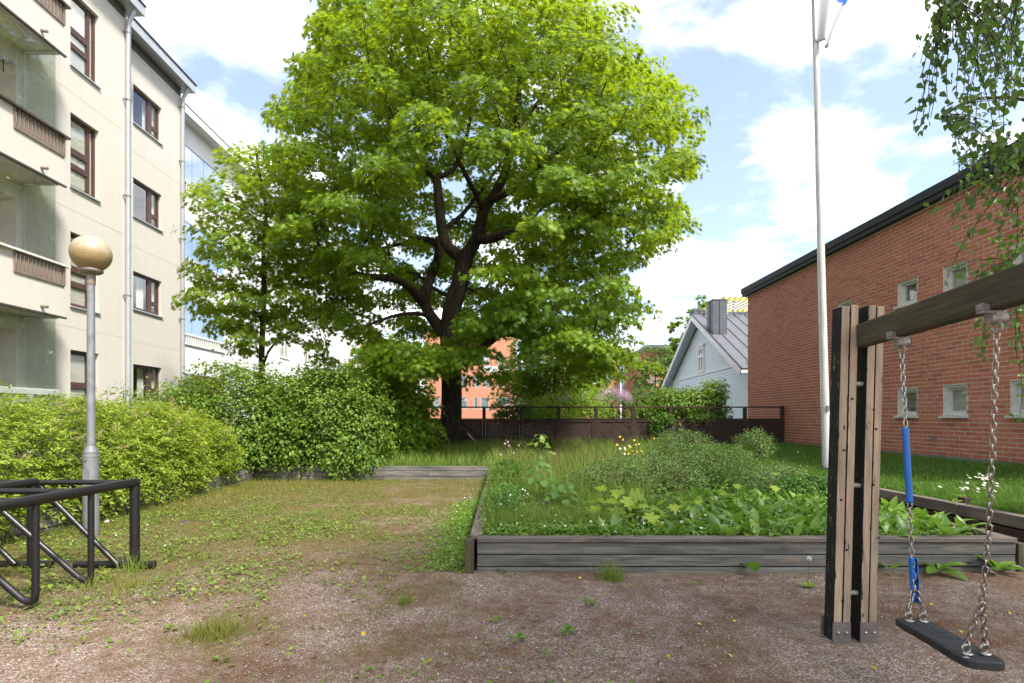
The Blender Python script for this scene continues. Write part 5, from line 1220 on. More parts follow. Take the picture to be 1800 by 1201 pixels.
    r = .42 + .42 * rng.random(len(c)); pos, Rm, tint, idx = pad_leaves(c, r, 235, c0, upw=.75, outw=.5, rnd=.36, flat=.13, dome=.42, droop=.7)
    print('maple pads', len(c), 'leaves', len(pos))
    foliage(t, MAPLE, pos, Rm, tint, .085 + .100 * rng.random(len(pos)), MT['maple'], singles=300)
    return t
big_maple()

def young_maple():
    t = empty('young_maple_tree', (0, 0, 0), label='slender young maple with thin trunk standing left of the huge maple, before the white block', cat='tree')
    Y = 15.4; q = lambda l: [P(a, b, Y + c) for a, b, c in l]; s = Skel()
    s.limb(q([(463, 810, 0), (461, 700, 0), (460, 620, 0), (464, 520, 0), (463, 440, 0), (468, 370, -.1), (455, 300, -.2), (450, 262, -.3)]), .115, .03)
    nd = lambda a, b, c=0: s.near(P(a, b, Y + c))
    for l in ([(463, 560, 0), (440, 540, -.4), (400, 500, -.8), (360, 480, -1.1)], [(460, 640, 0), (485, 600, .3), (530, 575, .6), (580, 560, .9)], [(463, 470, 0), (490, 440, -.4), (540, 420, -.8)], [(466, 400, 0), (430, 370, -.3), (380, 340, -.5)], [(461, 660, 0), (430, 650, -.4), (405, 640, -.7)], [(464, 520, 0), (500, 500, .4), (560, 500, .8)]):
        s.limb(q(l), .04, .015, nd(*l[0]))
    poly = [(345, 335), (362, 310), (398, 300), (405, 262), (432, 240), (470, 250), (520, 290), (560, 330), (600, 420), (610, 520), (600, 600), (570, 625), (545, 600), (520, 585), (490, 600), (478, 560), (448, 575), (452, 520), (440, 560), (445, 640), (418, 660), (390, 655), (388, 600), (398, 570), (345, 575), (332, 540), (345, 500), (330, 470), (362, 440), (350, 400), (368, 372), (340, 352)]
    n = 9000; d = rand_dir(n); c0 = np.array([-6.5, 15.4, 6.0]); c = c0 + d * np.array([2.6, 2.0, 3.7]) * (.35 + .65 * rng.random(n)[:, None]); px, py = proj(c); m = inpoly(px, py, poly)
    m &= ~((py > 450) & (rng.random(n) < .6)); m &= ~(inpoly(px, py, [(480, 455), (560, 470), (600, 560), (560, 590), (490, 540)]) & (rng.random(n) < .6)); m &= ~((np.abs(px - 462) < 22) & (py > 470) & (c[:, 1] < 15.5))
    c = thin_pts(c[m], .66); c = c[np.argsort(np.linalg.norm(c - np.array(P(462, 560, Y)), axis=1))]
    for p in c: s.join(p - np.array([0, 0, .1]), inward=np.array(P(462, 560, Y)), twig=.006)
    s.radii(2.4, .04); s.mesh('trunk', MT['twig'], t)
    pos, Rm, tint, idx = pad_leaves(c, .32 + .22 * rng.random(len(c)), 84, c0, upw=.75, outw=.5, rnd=.34, flat=.12, dome=.5, droop=.7)
    print('young pads', len(c), len(pos)); foliage(t, MAPLE, pos, Rm, tint, .105 + .06 * rng.random(len(pos)), MT['maple'], singles=160)
young_maple()

# ---------------------------------------------------------------- birch hanging in from the right
def birch():
    t = empty('birch_tree', (0, 0, 0), label='birch whose drooping leafy twigs hang in from the right edge over the brick wall', cat='tree')
    s = Skel(); tr = s.limb([(6.6, 5.6, 0.2), (6.55, 5.6, 2), (6.45, 5.65, 4), (6.35, 5.6, 6.2), (6.2, 5.5, 8.5)], .17, .06)
    ends = []; lv = []
    limbs = [((6.45, 5.65, 4.0), (5.6, 5.3, 5.2), (4.7, 5.0, 5.5), (3.9, 4.8, 5.15)), ((6.4, 5.6, 5.0), (5.6, 5.0, 5.8), (4.8, 4.6, 5.8), (4.2, 4.5, 5.5)), ((6.5, 5.6, 3.2), (5.9, 5.0, 3.9), (5.2, 4.7, 4.0), (4.6, 4.7, 3.75)), ((6.45, 5.65, 4.4), (5.8, 5.9, 4.9), (5.2, 6.0, 5.0), (4.8, 6.0, 4.8)), ((6.55, 5.6, 2.6), (5.8, 5.5, 3.3), (5.3, 5.4, 3.3), (4.9, 5.3, 3.0))]
    for l in limbs: s.limb(l, .026, .004, s.near(l[0]))
    # end point of each drooping twig in picture units and depth
    E = []
    def blob(poly, n, y0, y1):
        poly = np.array(poly); lo, hi = poly.min(0), poly.max(0); k = 0
        while k < n:
            a, b = rng.uniform(lo[0], hi[0]), rng.uniform(lo[1], hi[1])
            if inpoly(np.array([a]), np.array([b]), poly)[0]: E.append((a, b, rng.uniform(y0, y1))); k += 1
    blob([(1640, -60), (1690, -20), (1668, 60), (1640, 110), (1608, 140), (1606, 100), (1625, 50)], 15, 4.3, 5.2)
    blob([(1592, 225), (1640, 190), (1690, 120), (1700, 160), (1650, 210), (1600, 235)], 8, 4.3, 4.9)
    blob([(1690, -20), (1800, -40), (1850, 330), (1760, 300), (1700, 250), (1685, 90)], 74, 4.2, 5.8)
    blob([(1670, 230), (1760, 230), (1820, 350), (1720, 345), (1690, 300)], 20, 4.5, 5.6)
    blob([(1620, 365), (1690, 335), (1800, 330), (1800, 470), (1740, 440), (1690, 410)], 15, 4.6, 5.6)
    blob([(1650, 470), (1680, 450), (1700, 500), (1740, 560), (1720, 590), (1665, 510)], 5, 4.6, 5.2)
    blob([(1760, 430), (1810, 420), (1810, 720), (1785, 740), (1770, 600)], 9, 4.6, 5.4)
    blob([(1705, 540), (1735, 560), (1735, 640), (1715, 660)], 4, 4.7, 5.0)
    pos = []; nr = []; tp = []
    base_n = len(s.p)
    for (a, b, y) in E:
        e = np.array(P(a, b, y)); A = np.array(s.p[:base_n]); up = A[:, 2] > e[2] - .1
        d = np.linalg.norm((A - e) * [1, 1, .6], axis=1) + np.where(up, 0, 3); j = int(np.argmin(d)); a0 = A[j]; L = np.linalg.norm(e - a0)
        mid = a0 * .45 + e * .55; mid[2] = max(a0[2], e[2]) * .6 + min(a0[2], e[2]) * .4 + .12 * L; n = max(4, int(L / .13)); last = j; pr = a0
        for i in range(1, n + 1):
            w = i / n; p = (1 - w) ** 2 * a0 + 2 * w * (1 - w) * mid + w * w * e + rng.normal(size=3) * .012
            s.p.append(p); s.par.append(last); s.r.append(.0030 + .0035 * (1 - w)); last = len(s.p) - 1
            if (1 - w) * L < .62 + .25 * rng.random():
                for _ in range(rng.integers(2, 5)):
                    q = p + rng.normal(size=3) * .035; pos.append(q); nr.append(rng.normal(size=3) * [1, 1, .5] + [0, -.2, .25]); tp.append(np.array([0, 0, -1.0]) + rng.normal(size=3) * .45)
            pr = p
    s.radii(2.4, .03); s.mesh('trunk', MT['birch_bark'], t) if False else None
    m = MB(); m.tube([s.p[i] for i in tr], [s.r[i] for i in tr], 14); m.build('trunk', MT['birch_bark'], t)
    s2 = Skel(); s2.p, s2.par, s2.r = s.p, s.par, [min(r, .045) for r in s.r]; s2.mesh('branch', MT['twig'], t)
    pos = np.array(pos); Rm = frames(np.array(nr), np.array(tp)); print('birch leaves', len(pos))
    # unseen birch foliage and limb, added above and behind the camera to shade the swing
    cc = np.array([5.0, .2, 7.2]) + rand_dir(420) * (rng.random((420, 1)) ** .4) * [3.4, 3.6, 2.3]; cc = cc[(proj(cc)[0] > 1830) | (cc[:, 1] < .6)]; q4, R4, t4, _ = pad_leaves(cc, .55, 46, (5, .2, 7), rnd=.7, flat=.5)
    scatter('crown', BIRCH, q4, R4, .09 + .04 * rng.random(len(q4)), t4, MT['birch'], t, kind='stuff')
    s3 = Skel(); s3.limb([(6.3, 5.5, 7.0), (5.8, 3.5, 7.6), (5.2, .8, 7.6), (5, -1, 7.4)], .05, .02)
    for p in cc[::6]: s3.join(p, twig=.008)
    s3.mesh('shade_bough', MT['twig'], t)
    foliage(t, BIRCH, pos, Rm, np.clip(rng.normal(.42, .25, len(pos)), 0, 1), .050 + .030 * rng.random(len(pos)), MT['birch'], singles=300)
birch()

# ---------------------------------------------------------------- shrubs and hedge
def on_blobs(blobs, n, zmin=.3, shell=(.88, 1.04)):
    out = []; nr = []
    vol = np.array([b[3] * b[4] + b[4] * b[5] + b[3] * b[5] for b in blobs]); k = rng.choice(len(blobs), n * 3, p=vol / vol.sum()); B = np.array(blobs)[k]; d = rand_dir(n * 3)
    c = B[:, :3] + d * B[:, 3:] * rng.uniform(*shell, size=(n * 3, 1)); keep = c[:, 2] > zmin
    for b in np.array(blobs): keep &= ~((np.sum(((c - b[:3]) / b[3:]) ** 2, -1) < .72))
    nrm = unit(d / B[:, 3:]); return c[keep][:n], nrm[keep][:n]
def bush(name, label, cat, base, blobs, npads, padr, per, tmpl, size, mat, stems=10, zmin=.3, group=None, dist=None, upw=.7, outw=.6, stemmat='twig', stem_r=.012, shell=(.84, 1.12)):
    t = empty(name, (0, 0, 0), label=label, cat=cat, group=group)
    c, nr = on_blobs(blobs, npads, zmin, shell)
    if dist: c = thin_pts(c, dist)
    cen = np.mean(np.array(blobs)[:, :3], axis=0)
    pos, Rm, tint, idx = pad_leaves(c, padr * (.7 + .6 * rng.random(len(c))), per, cen, upw=upw, outw=outw, rnd=.5, flat=.32, dome=.3)
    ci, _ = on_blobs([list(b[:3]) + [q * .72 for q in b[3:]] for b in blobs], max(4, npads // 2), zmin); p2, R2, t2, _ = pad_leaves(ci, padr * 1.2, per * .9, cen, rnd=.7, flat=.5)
    pos = np.vstack([pos, p2]); Rm = np.concatenate([Rm, R2]); tint = np.concatenate([tint, t2 * .8])  # inner leaves tinted darker, shade inside the bush put into the colour
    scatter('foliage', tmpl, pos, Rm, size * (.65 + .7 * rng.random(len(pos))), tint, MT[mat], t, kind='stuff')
    s = Skel(); b0 = np.array(base); s.p.append(b0); s.par.append(-1); s.r.append(stem_r)
    for p in c[rng.permutation(len(c))[:stems]]:
        s.limb([b0 + rng.normal(size=3) * [.15, .15, 0], b0 * .45 + p * .55 + np.array([0, 0, .18]), p], stem_r, stem_r * .35)
    s.mesh('stem', MT[stemmat], t)
    return t, c
def hedge():
    t = empty('spirea_hedge', (0, 0, 0), label='loose yellow green hedge with faded cream plumes along the left side', cat='hedge')
    bl = [(-6.95 + .08 * math.sin(i * 2.3), 3.6 + i * .72, .73 + .05 * math.sin(i * 1.7), 1.05 + .08 * math.sin(i * 3.1), .80, .92 + .10 * math.sin(i * 2.7 + 1)) for i in range(12)] + [(-6.15, y, .48, .40, .62, .42) for y in (5.2, 6.1, 7.6, 8.3, 9.2, 10.2)]
    c, nr = on_blobs(bl, 11000, .10, (.80, 1.16)); c = thin_pts(c, .088); n = len(c)
    k = np.where(c[:, 1] < 5, 10, 24); idx = np.repeat(np.arange(n), k)
    nr = unit(c - np.array([[-6.95, 0, .75]]) - c * [0, 1, 0] + rng.normal(size=(n, 3)) * [.0, .35, 0])
    dr = unit(nr * .9 + [0, 0, .45] + rng.normal(size=(n, 3)) * .45); L = .16 + .16 * rng.random(n); s = rng.random(len(idx)); w = L[idx] * s
    side = unit(np.cross(dr[idx], rng.normal(size=(len(idx), 3))))
    pos = c[idx] + dr[idx] * (w - .08)[:, None] + [0, 0, 0] - np.stack([0 * w, 0 * w, .5 * w * w / .3], -1) + side * (.03 * (1.2 - s))[:, None]
    tip = dr[idx] * .7 + side + [0, 0, -.1]; nrm = np.array([0, 0, .9]) + .5 * nr[idx] + rng.normal(size=(len(idx), 3)) * .4
    tint = np.clip(.35 + .35 * s + rng.normal(size=len(idx)) * .15 + (rng.normal(size=n) * .14)[idx], 0, 1)
    scatter('foliage', NARROW, pos, frames(nrm, tip), .052 + .034 * rng.random(len(idx)), tint, MT['spirea'], t, kind='stuff')
    # inner leaves, the shade inside the hedge put into their darker tint
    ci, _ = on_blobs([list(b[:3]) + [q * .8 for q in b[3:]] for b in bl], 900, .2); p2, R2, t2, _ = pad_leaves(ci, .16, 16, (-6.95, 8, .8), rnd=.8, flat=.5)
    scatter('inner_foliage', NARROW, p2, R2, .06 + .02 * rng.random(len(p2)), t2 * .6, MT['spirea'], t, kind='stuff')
    m = MB()
    for p in c[rng.permutation(n)[:260]]:
        b0 = Vector((-6.95 + rng.normal() * .12, p[1] + rng.normal() * .25, .25)); m.tube([b0, b0.lerp(Vector(p), .6) + Vector((0, 0, .12)), p], [.008, .005, .0025], 4, cap=False)
    m.build('stem', MT['twig'], t)
    # plumes
    vis = [i for i in range(n) if nr[i][2] > -.1 and nr[i][0] > -.25 and c[i][1] > 5.6]; tp = []
    for j, i in enumerate(rng.permutation(vis)[:46]):
        q = 90; L = .13 + .09 * rng.random(); u = rng.random(q); a = c[i] + dr[i] * (.10 + .10 * rng.random()); pp = a + dr[i] * (u * L)[:, None] + rng.normal(size=(q, 3)) * (.022 * (1.15 - u))[:, None]
        scatter('flower_plume', NARROW, pp, frames(rand_dir(q), rand_dir(q)), .016 + .010 * rng.random(q), np.clip(rng.normal(.65, .2, q), 0, 1), MT['plume'], t)
hedge()
bush('ninebark_shrub', 'big rounded green shrub next to the end of the spirea hedge, below the slender maple', 'shrub', (-6.5, 13.7, .3), [(-6.55, 13.5, 1.45, 1.55, .85, 1.25), (-7.5, 13.2, 1.2, 1.0, .8, 1.0), (-5.6, 13.5, 1.2, .9, .7, 1.1), (-6.2, 13.05, .85, 1.0, .5, .6)], 900, .25, 44, LOBED, .066, 'ninebark', 26, .28, dist=.19, shell=(.74, 1.22))
bush('ninebark_shrub', 'wide bright green shrub hanging over the plank edging in the middle', 'shrub', (-4.4, 13.7, .3), [(-4.4, 13.6, 1.45, 1.35, .85, 1.25), (-3.75, 13.5, 1.0, .8, .7, .75), (-5.1, 13.3, 1.0, .85, .6, .8), (-3.65, 13.0, .62, .52, .38, .50), (-4.6, 14.2, 2.0, .9, .7, .75)], 900, .25, 44, LOBED, .068, 'ninebark', 26, .22, dist=.19, shell=(.74, 1.22))
bush('dark_shrub', 'darker broad leaved shrub in the shade between the bright shrub and the big trunk', 'shrub', (-3.0, 15.6, .4), [(-3.2, 15.4, 1.5, 1.1, .8, 1.25), (-2.75, 15.0, .95, .8, .6, .6), (-3.9, 15.6, 2.0, .9, .8, .9)], 420, .30, 40, MAPLE, .12, 'bright_leaf', 14, .4, dist=.24)
bush('young_sapling_shrub', 'thin leafy shoots rising by the cream wall behind the hedge', 'shrub', (-9.4, 13.4, .3), [(-9.2, 13.5, 1.55, .8, .5, .75), (-8.4, 13.4, 1.5, .8, .6, .8)], 70, .24, 26, OVAL, .06, 'ninebark', 22, .4)

# ---------------------------------------------------------------- trees and shrubs beyond the fence
def far_tree(name, label, px, py, w, h, Y, n, size, mat, per=34, ground=.4, group=None, tmpl=MAPLE, cat='tree', asp=.8, shell=True, padk=.17, trunkmat='bark'):
    c = P(px, py, Y); rx, rz = w * Y / F / 2, h * Y / F / 2; t = empty(name, (0, 0, 0), label=label, cat=cat, group=group)
    d = rand_dir(n * 2); pr = c + Vector((0, 0, 0)); cc = np.array(c) + d * np.array([rx, rx * asp, rz]) * (np.sqrt(rng.random((n * 2, 1))) * .55 + .45) * (.82 + .36 * vnoise(d[:, 0] * 3 + px, d[:, 2] * 3 + d[:, 1], 1, px % 50))[:, None]
    cc = thin_pts(cc, padk * rx * .9)[:n]; pos, Rm, tint, _ = pad_leaves(cc, padk * rx * (.7 + .7 * rng.random(len(cc))), per, np.array(c), rnd=.5, flat=.3, dome=.4)
    scatter('crown', tmpl, pos, Rm, size * (.7 + .6 * rng.random(len(pos))), tint, MT[mat], t, kind='stuff')
    s = Skel(); b = Vector((c.x, c.y, ground)); s.limb([b, b.lerp(Vector(c), .5), c], max(.05, rx * .045), max(.03, rx * .02))
    for p in cc[rng.permutation(len(cc))[:26]]: s.join(p, inward=np.array(c), twig=.012)
    s.radii(2.4, .08); s.mesh('trunk', MT[trunkmat], t); return t
far_tree('maple_tree', 'bright green maple just beyond the fence, right of the huge trunk', 975, 655, 190, 165, 26, 190, .18, 'bright_leaf', 60)
far_tree('maple_tree', 'pale sunlit tree seen left of the huge trunk beyond the fence', 690, 660, 150, 150, 28, 120, .20, 'bright_leaf', 40)
far_tree('linden_tree', 'light green tree growing close to the end of the white block', 650, 650, 70, 120, 36, 50, .24, 'bright_leaf', 40)
far_tree('rowan_tree', 'feathery green tree left of the wooden house gable', 1152, 655, 80, 100, 52, 70, .30, 'pale_leaf', 40, tmpl=OVAL)
far_tree('poplar_tree', 'tall bright tree whose top shows above the roof ridge near the chimney', 1240, 560, 60, 80, 62, 50, .34, 'bright_leaf', 40)
far_tree('poplar_tree', 'bright tree peeping out along the left slope of the steel roof', 1190, 600, 34, 80, 60, 30, .34, 'bright_leaf', 40)
far_tree('ash_tree', 'dark green tree filling the gap behind the wooden house', 1185, 650, 60, 90, 66, 60, .34, 'pale_leaf', 40, tmpl=OVAL)
far_tree('elder_shrub', 'olive green shrub between the pink lilac and the wooden house', 1128, 705, 80, 50, 25, 60, .10, 'pale_leaf', 40, tmpl=OVAL, cat='shrub', ground=.4)
far_tree('garden_shrub', 'yellowish shrub with scattered pink flowers behind the fence rail', 1000, 715, 150, 62, 22, 110, .10, 'bright_leaf', 40, tmpl=OVAL, cat='shrub')
far_tree('garden_shrub', 'mid green shrub behind the fence rail next to the orange building', 905, 722, 80, 50, 23, 70, .11, 'young_maple', 40, tmpl=OVAL, cat='shrub')
def lilac():
    t = far_tree('lilac_bush', 'lilac bush covered with pale pink blossom behind the fence', 1077, 712, 66, 46, 24, 60, .09, 'pale_leaf', 34, tmpl=OVAL, cat='shrub'); c = np.array(P(1077, 710, 24)); d = rand_dir(120); d[:, 2] = np.abs(d[:, 2]); pp = c + d * [.85, .6, .6]
    k = 40; L = .09; idx = np.repeat(np.arange(120), k); q = pp[idx] + rng.normal(size=(len(idx), 3)) * [.05, .05, .08]
    scatter('blossom', NARROW, q, frames(rand_dir(len(q)), rand_dir(len(q))), np.full(len(q), .05), rng.random(len(q)), MT['lilac_petal'], t, kind='stuff')
    t = [o for o in C.objects if o.name.startswith('garden_shrub')][0]; pp = np.array([np.array(P(rng.uniform(950, 1060), rng.uniform(690, 720), 21.2)) for _ in range(16)]); idx = np.repeat(np.arange(16), 26); q = pp[idx] + rng.normal(size=(len(idx), 3)) * .05
    scatter('blossom', NARROW, q, frames(rand_dir(len(q)), rand_dir(len(q))), np.full(len(q), .045), rng.random(len(q)), MT['lilac_petal'], t, kind='stuff')
lilac()
bush('overhanging_bush', 'glossy dark green bush leaning over the fence before the wooden house', 'shrub', (6.4, 19.3, .45), [(6.1, 19.2, 1.75, 1.25, .55, .75), (5.4, 19.0, 1.45, .8, .55, .6), (7.0, 19.2, 1.7, .7, .5, .65), (7.35, 19.2, 2.35, .28, .28, .42), (7.1, 19.15, 2.2, .35, .3, .35)], 520, .22, 40, OVAL, .10, 'ninebark', 18, .5, dist=.15)
bush('overhanging_twigs', 'leafy twigs drooping over the front of the fence below the glossy bush', 'shrub', (5.4, 18.9, 1.5), [(5.2, 18.25, 1.42, .30, .12, .22), (5.05, 18.2, 1.22, .16, .1, .18), (6.6, 18.25, 1.5, .35, .1, .10)], 26, .14, 22, OVAL, .085, 'dark_leaf', 6, .9)
# ---------------------------------------------------------------- grasses and small plants
def blades(name, x, y, z, h, w, mat, parent=None, lean=.35, tint=None, **k):
    n = len(x); a = rng.random(n) * 2 * np.pi; nrm = np.stack([np.cos(a), np.sin(a), 0 * a], -1); tip = np.array([0, 0, 1.0]) + rng.normal(size=(n, 3)) * lean * [1, 1, 0]
    pos = np.stack([x, y, z], -1); sz = np.stack([np.broadcast_to(w, n), h, h], -1)
    return scatter(name, BLADE, pos, frames(nrm, tip), sz, np.clip(rng.normal(.5, .22, n), 0, 1) if tint is None else tint, MT[mat], parent, **k)
def rect(n, x0, x1, y0, y1): return rng.uniform(x0, x1, n), rng.uniform(y0, y1, n)
def grasses():
    # right lawn
    y = 4 + 14.3 * rng.random(60000) ** 1.35; x = rng.uniform(EDGE_R + .12, 9.42, 60000); m = (proj(np.stack([x, y, 0 * x], -1))[0] < 1900); x, y = x[m], y[m]
    blades('lawn_grass', x, y, lawn_z(x, y) - .01, (.045 + .06 * rng.random(len(x))) * (.7 + .7 * vnoise(x, y, 1.3, 3)), .006 + .004 * (y > 9), 'grass', kind='stuff')
    x, y = rect(30000, EDGE_R + .1, 9.4, 4.5, 18.2); m = (vnoise(x, y, 1.1, 9) > .45) & (proj(np.stack([x, y, 0 * x], -1))[0] < 1900); x, y = x[m], y[m]; n = len(x)
    scatter('clover', OVAL, np.stack([x, y, lawn_z(x, y) + .03 + .03 * rng.random(n)], -1), frames(np.array([0, 0, 1.]) + rng.normal(size=(n, 3)) * .35, rand_dir(n)), .028 + .018 * rng.random(n), np.clip(rng.normal(.35, .2, n), 0, 1), MT['grass'], kind='stuff')
    # taller grass along beam and back
    x, y = rect(5200, EDGE_R + .12, EDGE_R + .55, 4, 11); blades('border_grass', x, y, lawn_z(x, y) - .01, .08 + .16 * rng.random(len(x)) ** 2, .006, 'grass', kind='stuff')
    x, y = rect(26000, -6, 9.3, EDGE_B + .06, 18.3); m = (x < 5.2) & (vnoise(x, y, .8, 5) > .2); x, y = x[m], y[m]
    blades('meadow_grass', x, y, lawn_z(x, y) - .02, .12 + .26 * rng.random(len(x)) * (.5 + vnoise(x, y, .6, 2)), .011, 'meadow', kind='stuff')
    # planter meadow
    x, y = rect(17000, PL_X0 + .12, 4.6, 7.4, 12.85); m = (x < 2.0 + 1.3 * (y > 10.2)) ; x, y = x[m], y[m]
    blades('bed_meadow_grass', x, y, soil_z(x, y) - .02, .22 + .40 * rng.random(len(x)) * (.5 + .8 * vnoise(x, y, .9, 6)), .0075, 'meadow', lean=.26, kind='stuff')
    x, y = rect(420, PL_X0 + .2, 2.6, 7.6, 12.6); blades('dark_seed_stems', x, y, soil_z(x, y), .55 + .30 * rng.random(len(x)), .006, 'redweed', lean=.10, kind='stuff')
    # fine feathery herbs front left
    x, y = rect(9000, PL_X0 + .1, 1.3, 5.7, 7.7); blades('feathery_herbs', x, y, soil_z(x, y) - .01, .10 + .20 * rng.random(len(x)) * (.4 + vnoise(x, y, 2, 7)), .0075, 'meadow', lean=.6, kind='stuff')
    # yard grass: edges and patches
    n = 60000; x, y = rect(n, EDGE_L + .02, PL_X0 - .05, 2.2, EDGE_B - .04)
    edge = np.exp(-np.minimum(np.minimum(x - EDGE_L, 1.2 * (EDGE_B - y)), 1.3 * (PL_X0 - x)) / .38); pt = np.clip((vnoise(x, y, .55, 11) * .6 + vnoise(x, y, 2.2, 12) * .4 - .50) * 4, 0, 1)
    far = np.clip((y - 8.5) / 3.5, 0, 1) * .30 * (.3 + 1.2 * vnoise(x, y, .9, 14)); lft = np.clip((-3.2 - x) / 1.5, 0, 1) * .35 * (y > 3.2); pr = .75 * edge + .38 * pt * (y > 4.2) + far * .8 + lft * 1.2; m = rng.random(n) < pr * .72; x, y, edge = x[m], y[m], edge[m]
    blades('yard_grass', x, y, 0 * x, (.025 + .055 * rng.random(len(x)) + .10 * edge * rng.random(len(x))), .0045 + .002 * (y > 8), 'dry_grass', lean=.45, tint=np.clip(rng.normal(.42, .22, len(x)) + .25 * (y > 9) - .25 * edge, 0, 1), kind='stuff')
    # creeping weeds
    n = 90000; x, y = rect(n, EDGE_L + .02, 1.0, 2.0, EDGE_B - .1); m0 = ~((x > PL_X0 - .05) & (y > PL_Y0 - .05)); x, y = x[m0], y[m0]; n = len(x)
    pt = np.clip((vnoise(x, y, .7, 21) * .5 + vnoise(x, y, 2.6, 22) * .3 + vnoise(x, y, 6.5, 23) * .2 - .47) * 6, 0, 1)
    lft = np.clip((-2.2 - x + .25 * (y - 4)) / 2.6, 0, 1) * np.clip((y - 2.4) / .8, 0, 1) * np.clip((11 - y) / 3.2, .18, 1); mid = np.exp(-((y - 7.0) / 1.9) ** 2) * .36 * np.clip((.1 - x) / .8, 0, 1); bed = np.exp(-(PL_X0 - x) / .35) * (y > PL_Y0) * .9
    pr = pt * (.10 + .8 * lft + mid) + .18 * lft + bed * .7; pr *= (y > 3.0) + .25; m = rng.random(n) < pr * .85; x, y = x[m], y[m]; n = len(x)
    scatter('creeping_weeds', OVAL, np.stack([x, y, .008 + .035 * rng.random(n) ** 2], -1), frames(np.array([0, 0, 1.]) + rng.normal(size=(n, 3)) * .35, rand_dir(n) * [1, 1, .2]), .020 + .036 * rng.random(n) ** 2, np.clip(rng.normal(.5, .25, n), 0, 1), MT['weed'], kind='stuff')
    # taller leafy weeds at the foot of the planter's left side and in clumps on the left
    n = 3400; x = PL_X0 - .06 - np.abs(rng.normal(size=n)) * .24; y = rng.uniform(5.2, 9.6, n); h = .16 * np.exp(-(PL_X0 - x) / .3) * (.4 + .9 * vnoise(x, y, 1.6, 51))
    scatter('planter_foot_weeds', OVAL, np.stack([x, y, .01 + h * rng.random(n)], -1), frames(np.array([-.3, -.3, 1.]) + rng.normal(size=(n, 3)) * .4, rand_dir(n) * [1, 1, .3]), .028 + .030 * rng.random(n), np.clip(rng.normal(.5, .22, n), 0, 1), MT['cover'], kind='stuff')
    n = 26000; x, y = rect(n, EDGE_L + .03, -1.0, 2.6, 8.4); m = (rng.random(n) < .30 * np.clip((vnoise(x, y, 1.25, 61) * .6 + vnoise(x, y, 4.5, 62) * .4 - .42 - .16 * np.clip((x + 4.2) / 2.0, 0, 1)) * 6, 0, 1)); x, y = x[m], y[m]; n = len(x)
    scatter('round_leaved_weeds', BIRCH, np.stack([x, y, .012 + .05 * rng.random(n)], -1), frames(np.array([0, -.15, 1.]) + rng.normal(size=(n, 3)) * .3, rand_dir(n) * [1, 1, .2]), .022 + .028 * rng.random(n), np.clip(rng.normal(.6, .22, n), 0, 1), MT['weed'], kind='stuff')
    # litter and loose stones
    n = 26000; x, y = rect(n, EDGE_L, 5.6, 1.3, 9); m = (vnoise(x, y, 1.1, 31) + .3 * rng.random(n) > .62) & ~((x > PL_X0) & (x < PL_X1) & (y > PL_Y0)); x, y = x[m], y[m]; n = len(x)
    scatter('dry_litter', NARROW, np.stack([x, y, .004 + .004 * rng.random(n)], -1), frames(np.array([0, 0, 1.]) + rng.normal(size=(n, 3)) * .25, rand_dir(n) * [1, 1, .1]), .010 + .016 * rng.random(n) ** 2, rng.random(n), MT['litter'], kind='stuff')
    o = np.array([(1, 0, 0), (-1, 0, 0), (0, 1, 0), (0, -1, 0), (0, 0, .7), (0, 0, -.7)], float); f = np.array([(0, 2, 4), (2, 1, 4), (1, 3, 4), (3, 0, 4), (2, 0, 5), (1, 2, 5), (3, 1, 5), (0, 3, 5)])
    n = 60000; u = rng.random(n); y = 1.9 + 5.5 * u ** 1.7; x = rng.uniform(-1, 1, n) * (y * 1.05); m = (x > EDGE_L) & (x < 5.65) & ~((x > PL_X0 - .05) & (x < PL_X1 + .05) & (y > PL_Y0 - .04)); m &= (vnoise(x, y, 1.4, 41) + .5 * rng.random(n)) > .55; x, y = x[m], y[m]; n = len(x)
    q = rand_dir(n); scatter('loose_stones', (o, f), np.stack([x, y, 0 * x + .001], -1), frames(np.array([0, 0, 1.]) + rng.normal(size=(n, 3)) * .5, q), (.0028 + .0065 * rng.random(n) ** 2.5)[:, None] * (.7 + .6 * rng.random((n, 3))), rng.random(n), MT['stones'], kind='stuff')
    # edge grass at the foot of the beam and in the right strip
    x, y = rect(1500, PL_X1 + .12, EDGE_R - .05, 5.0, 10.6); blades('strip_grass', x, y, 0 * x, .03 + .08 * rng.random(len(x)) ** 2, .005, 'dry_grass', kind='stuff')
grasses()
def tuft(px, py, label, n, h, spread, mat='meadow', z=0.0, w=.005):
    b = G(px, py, z); t = rng.normal(size=(n, 2)) * spread; o = blades('grass_tuft', t[:, 0], t[:, 1], 0 * t[:, 0] - .005, h * (.45 + .55 * rng.random(n)), w, mat, lean=.35, label=label, cat='grass tuft'); o.location = b
tuft(1075, 1018, 'tall bright grass tuft growing against the middle of the planter front', 190, .22, .055)
tuft(712, 1062, 'small grass tuft in gravel in front of the left planter corner', 70, .13, .03)
tuft(375, 1118, 'broad pale grass tuft on the gravel near the bottom left', 520, .15, .10, 'dry_grass')
tuft(558, 906, 'grass tuft at mid yard before the shrubs', 160, .14, .11)
tuft(738, 902, 'grass tuft by the weeds left of the planter', 120, .15, .08)
tuft(215, 1040, 'straggly grass under the foot of the bicycle rack', 200, .22, .15, 'dry_grass')
tuft(238, 1003, 'grass blades round the end post of the bicycle rack', 90, .26, .06)
tuft(363, 985, 'small grass tuft on the weedy gravel right of the bicycle rack', 70, .10, .08)
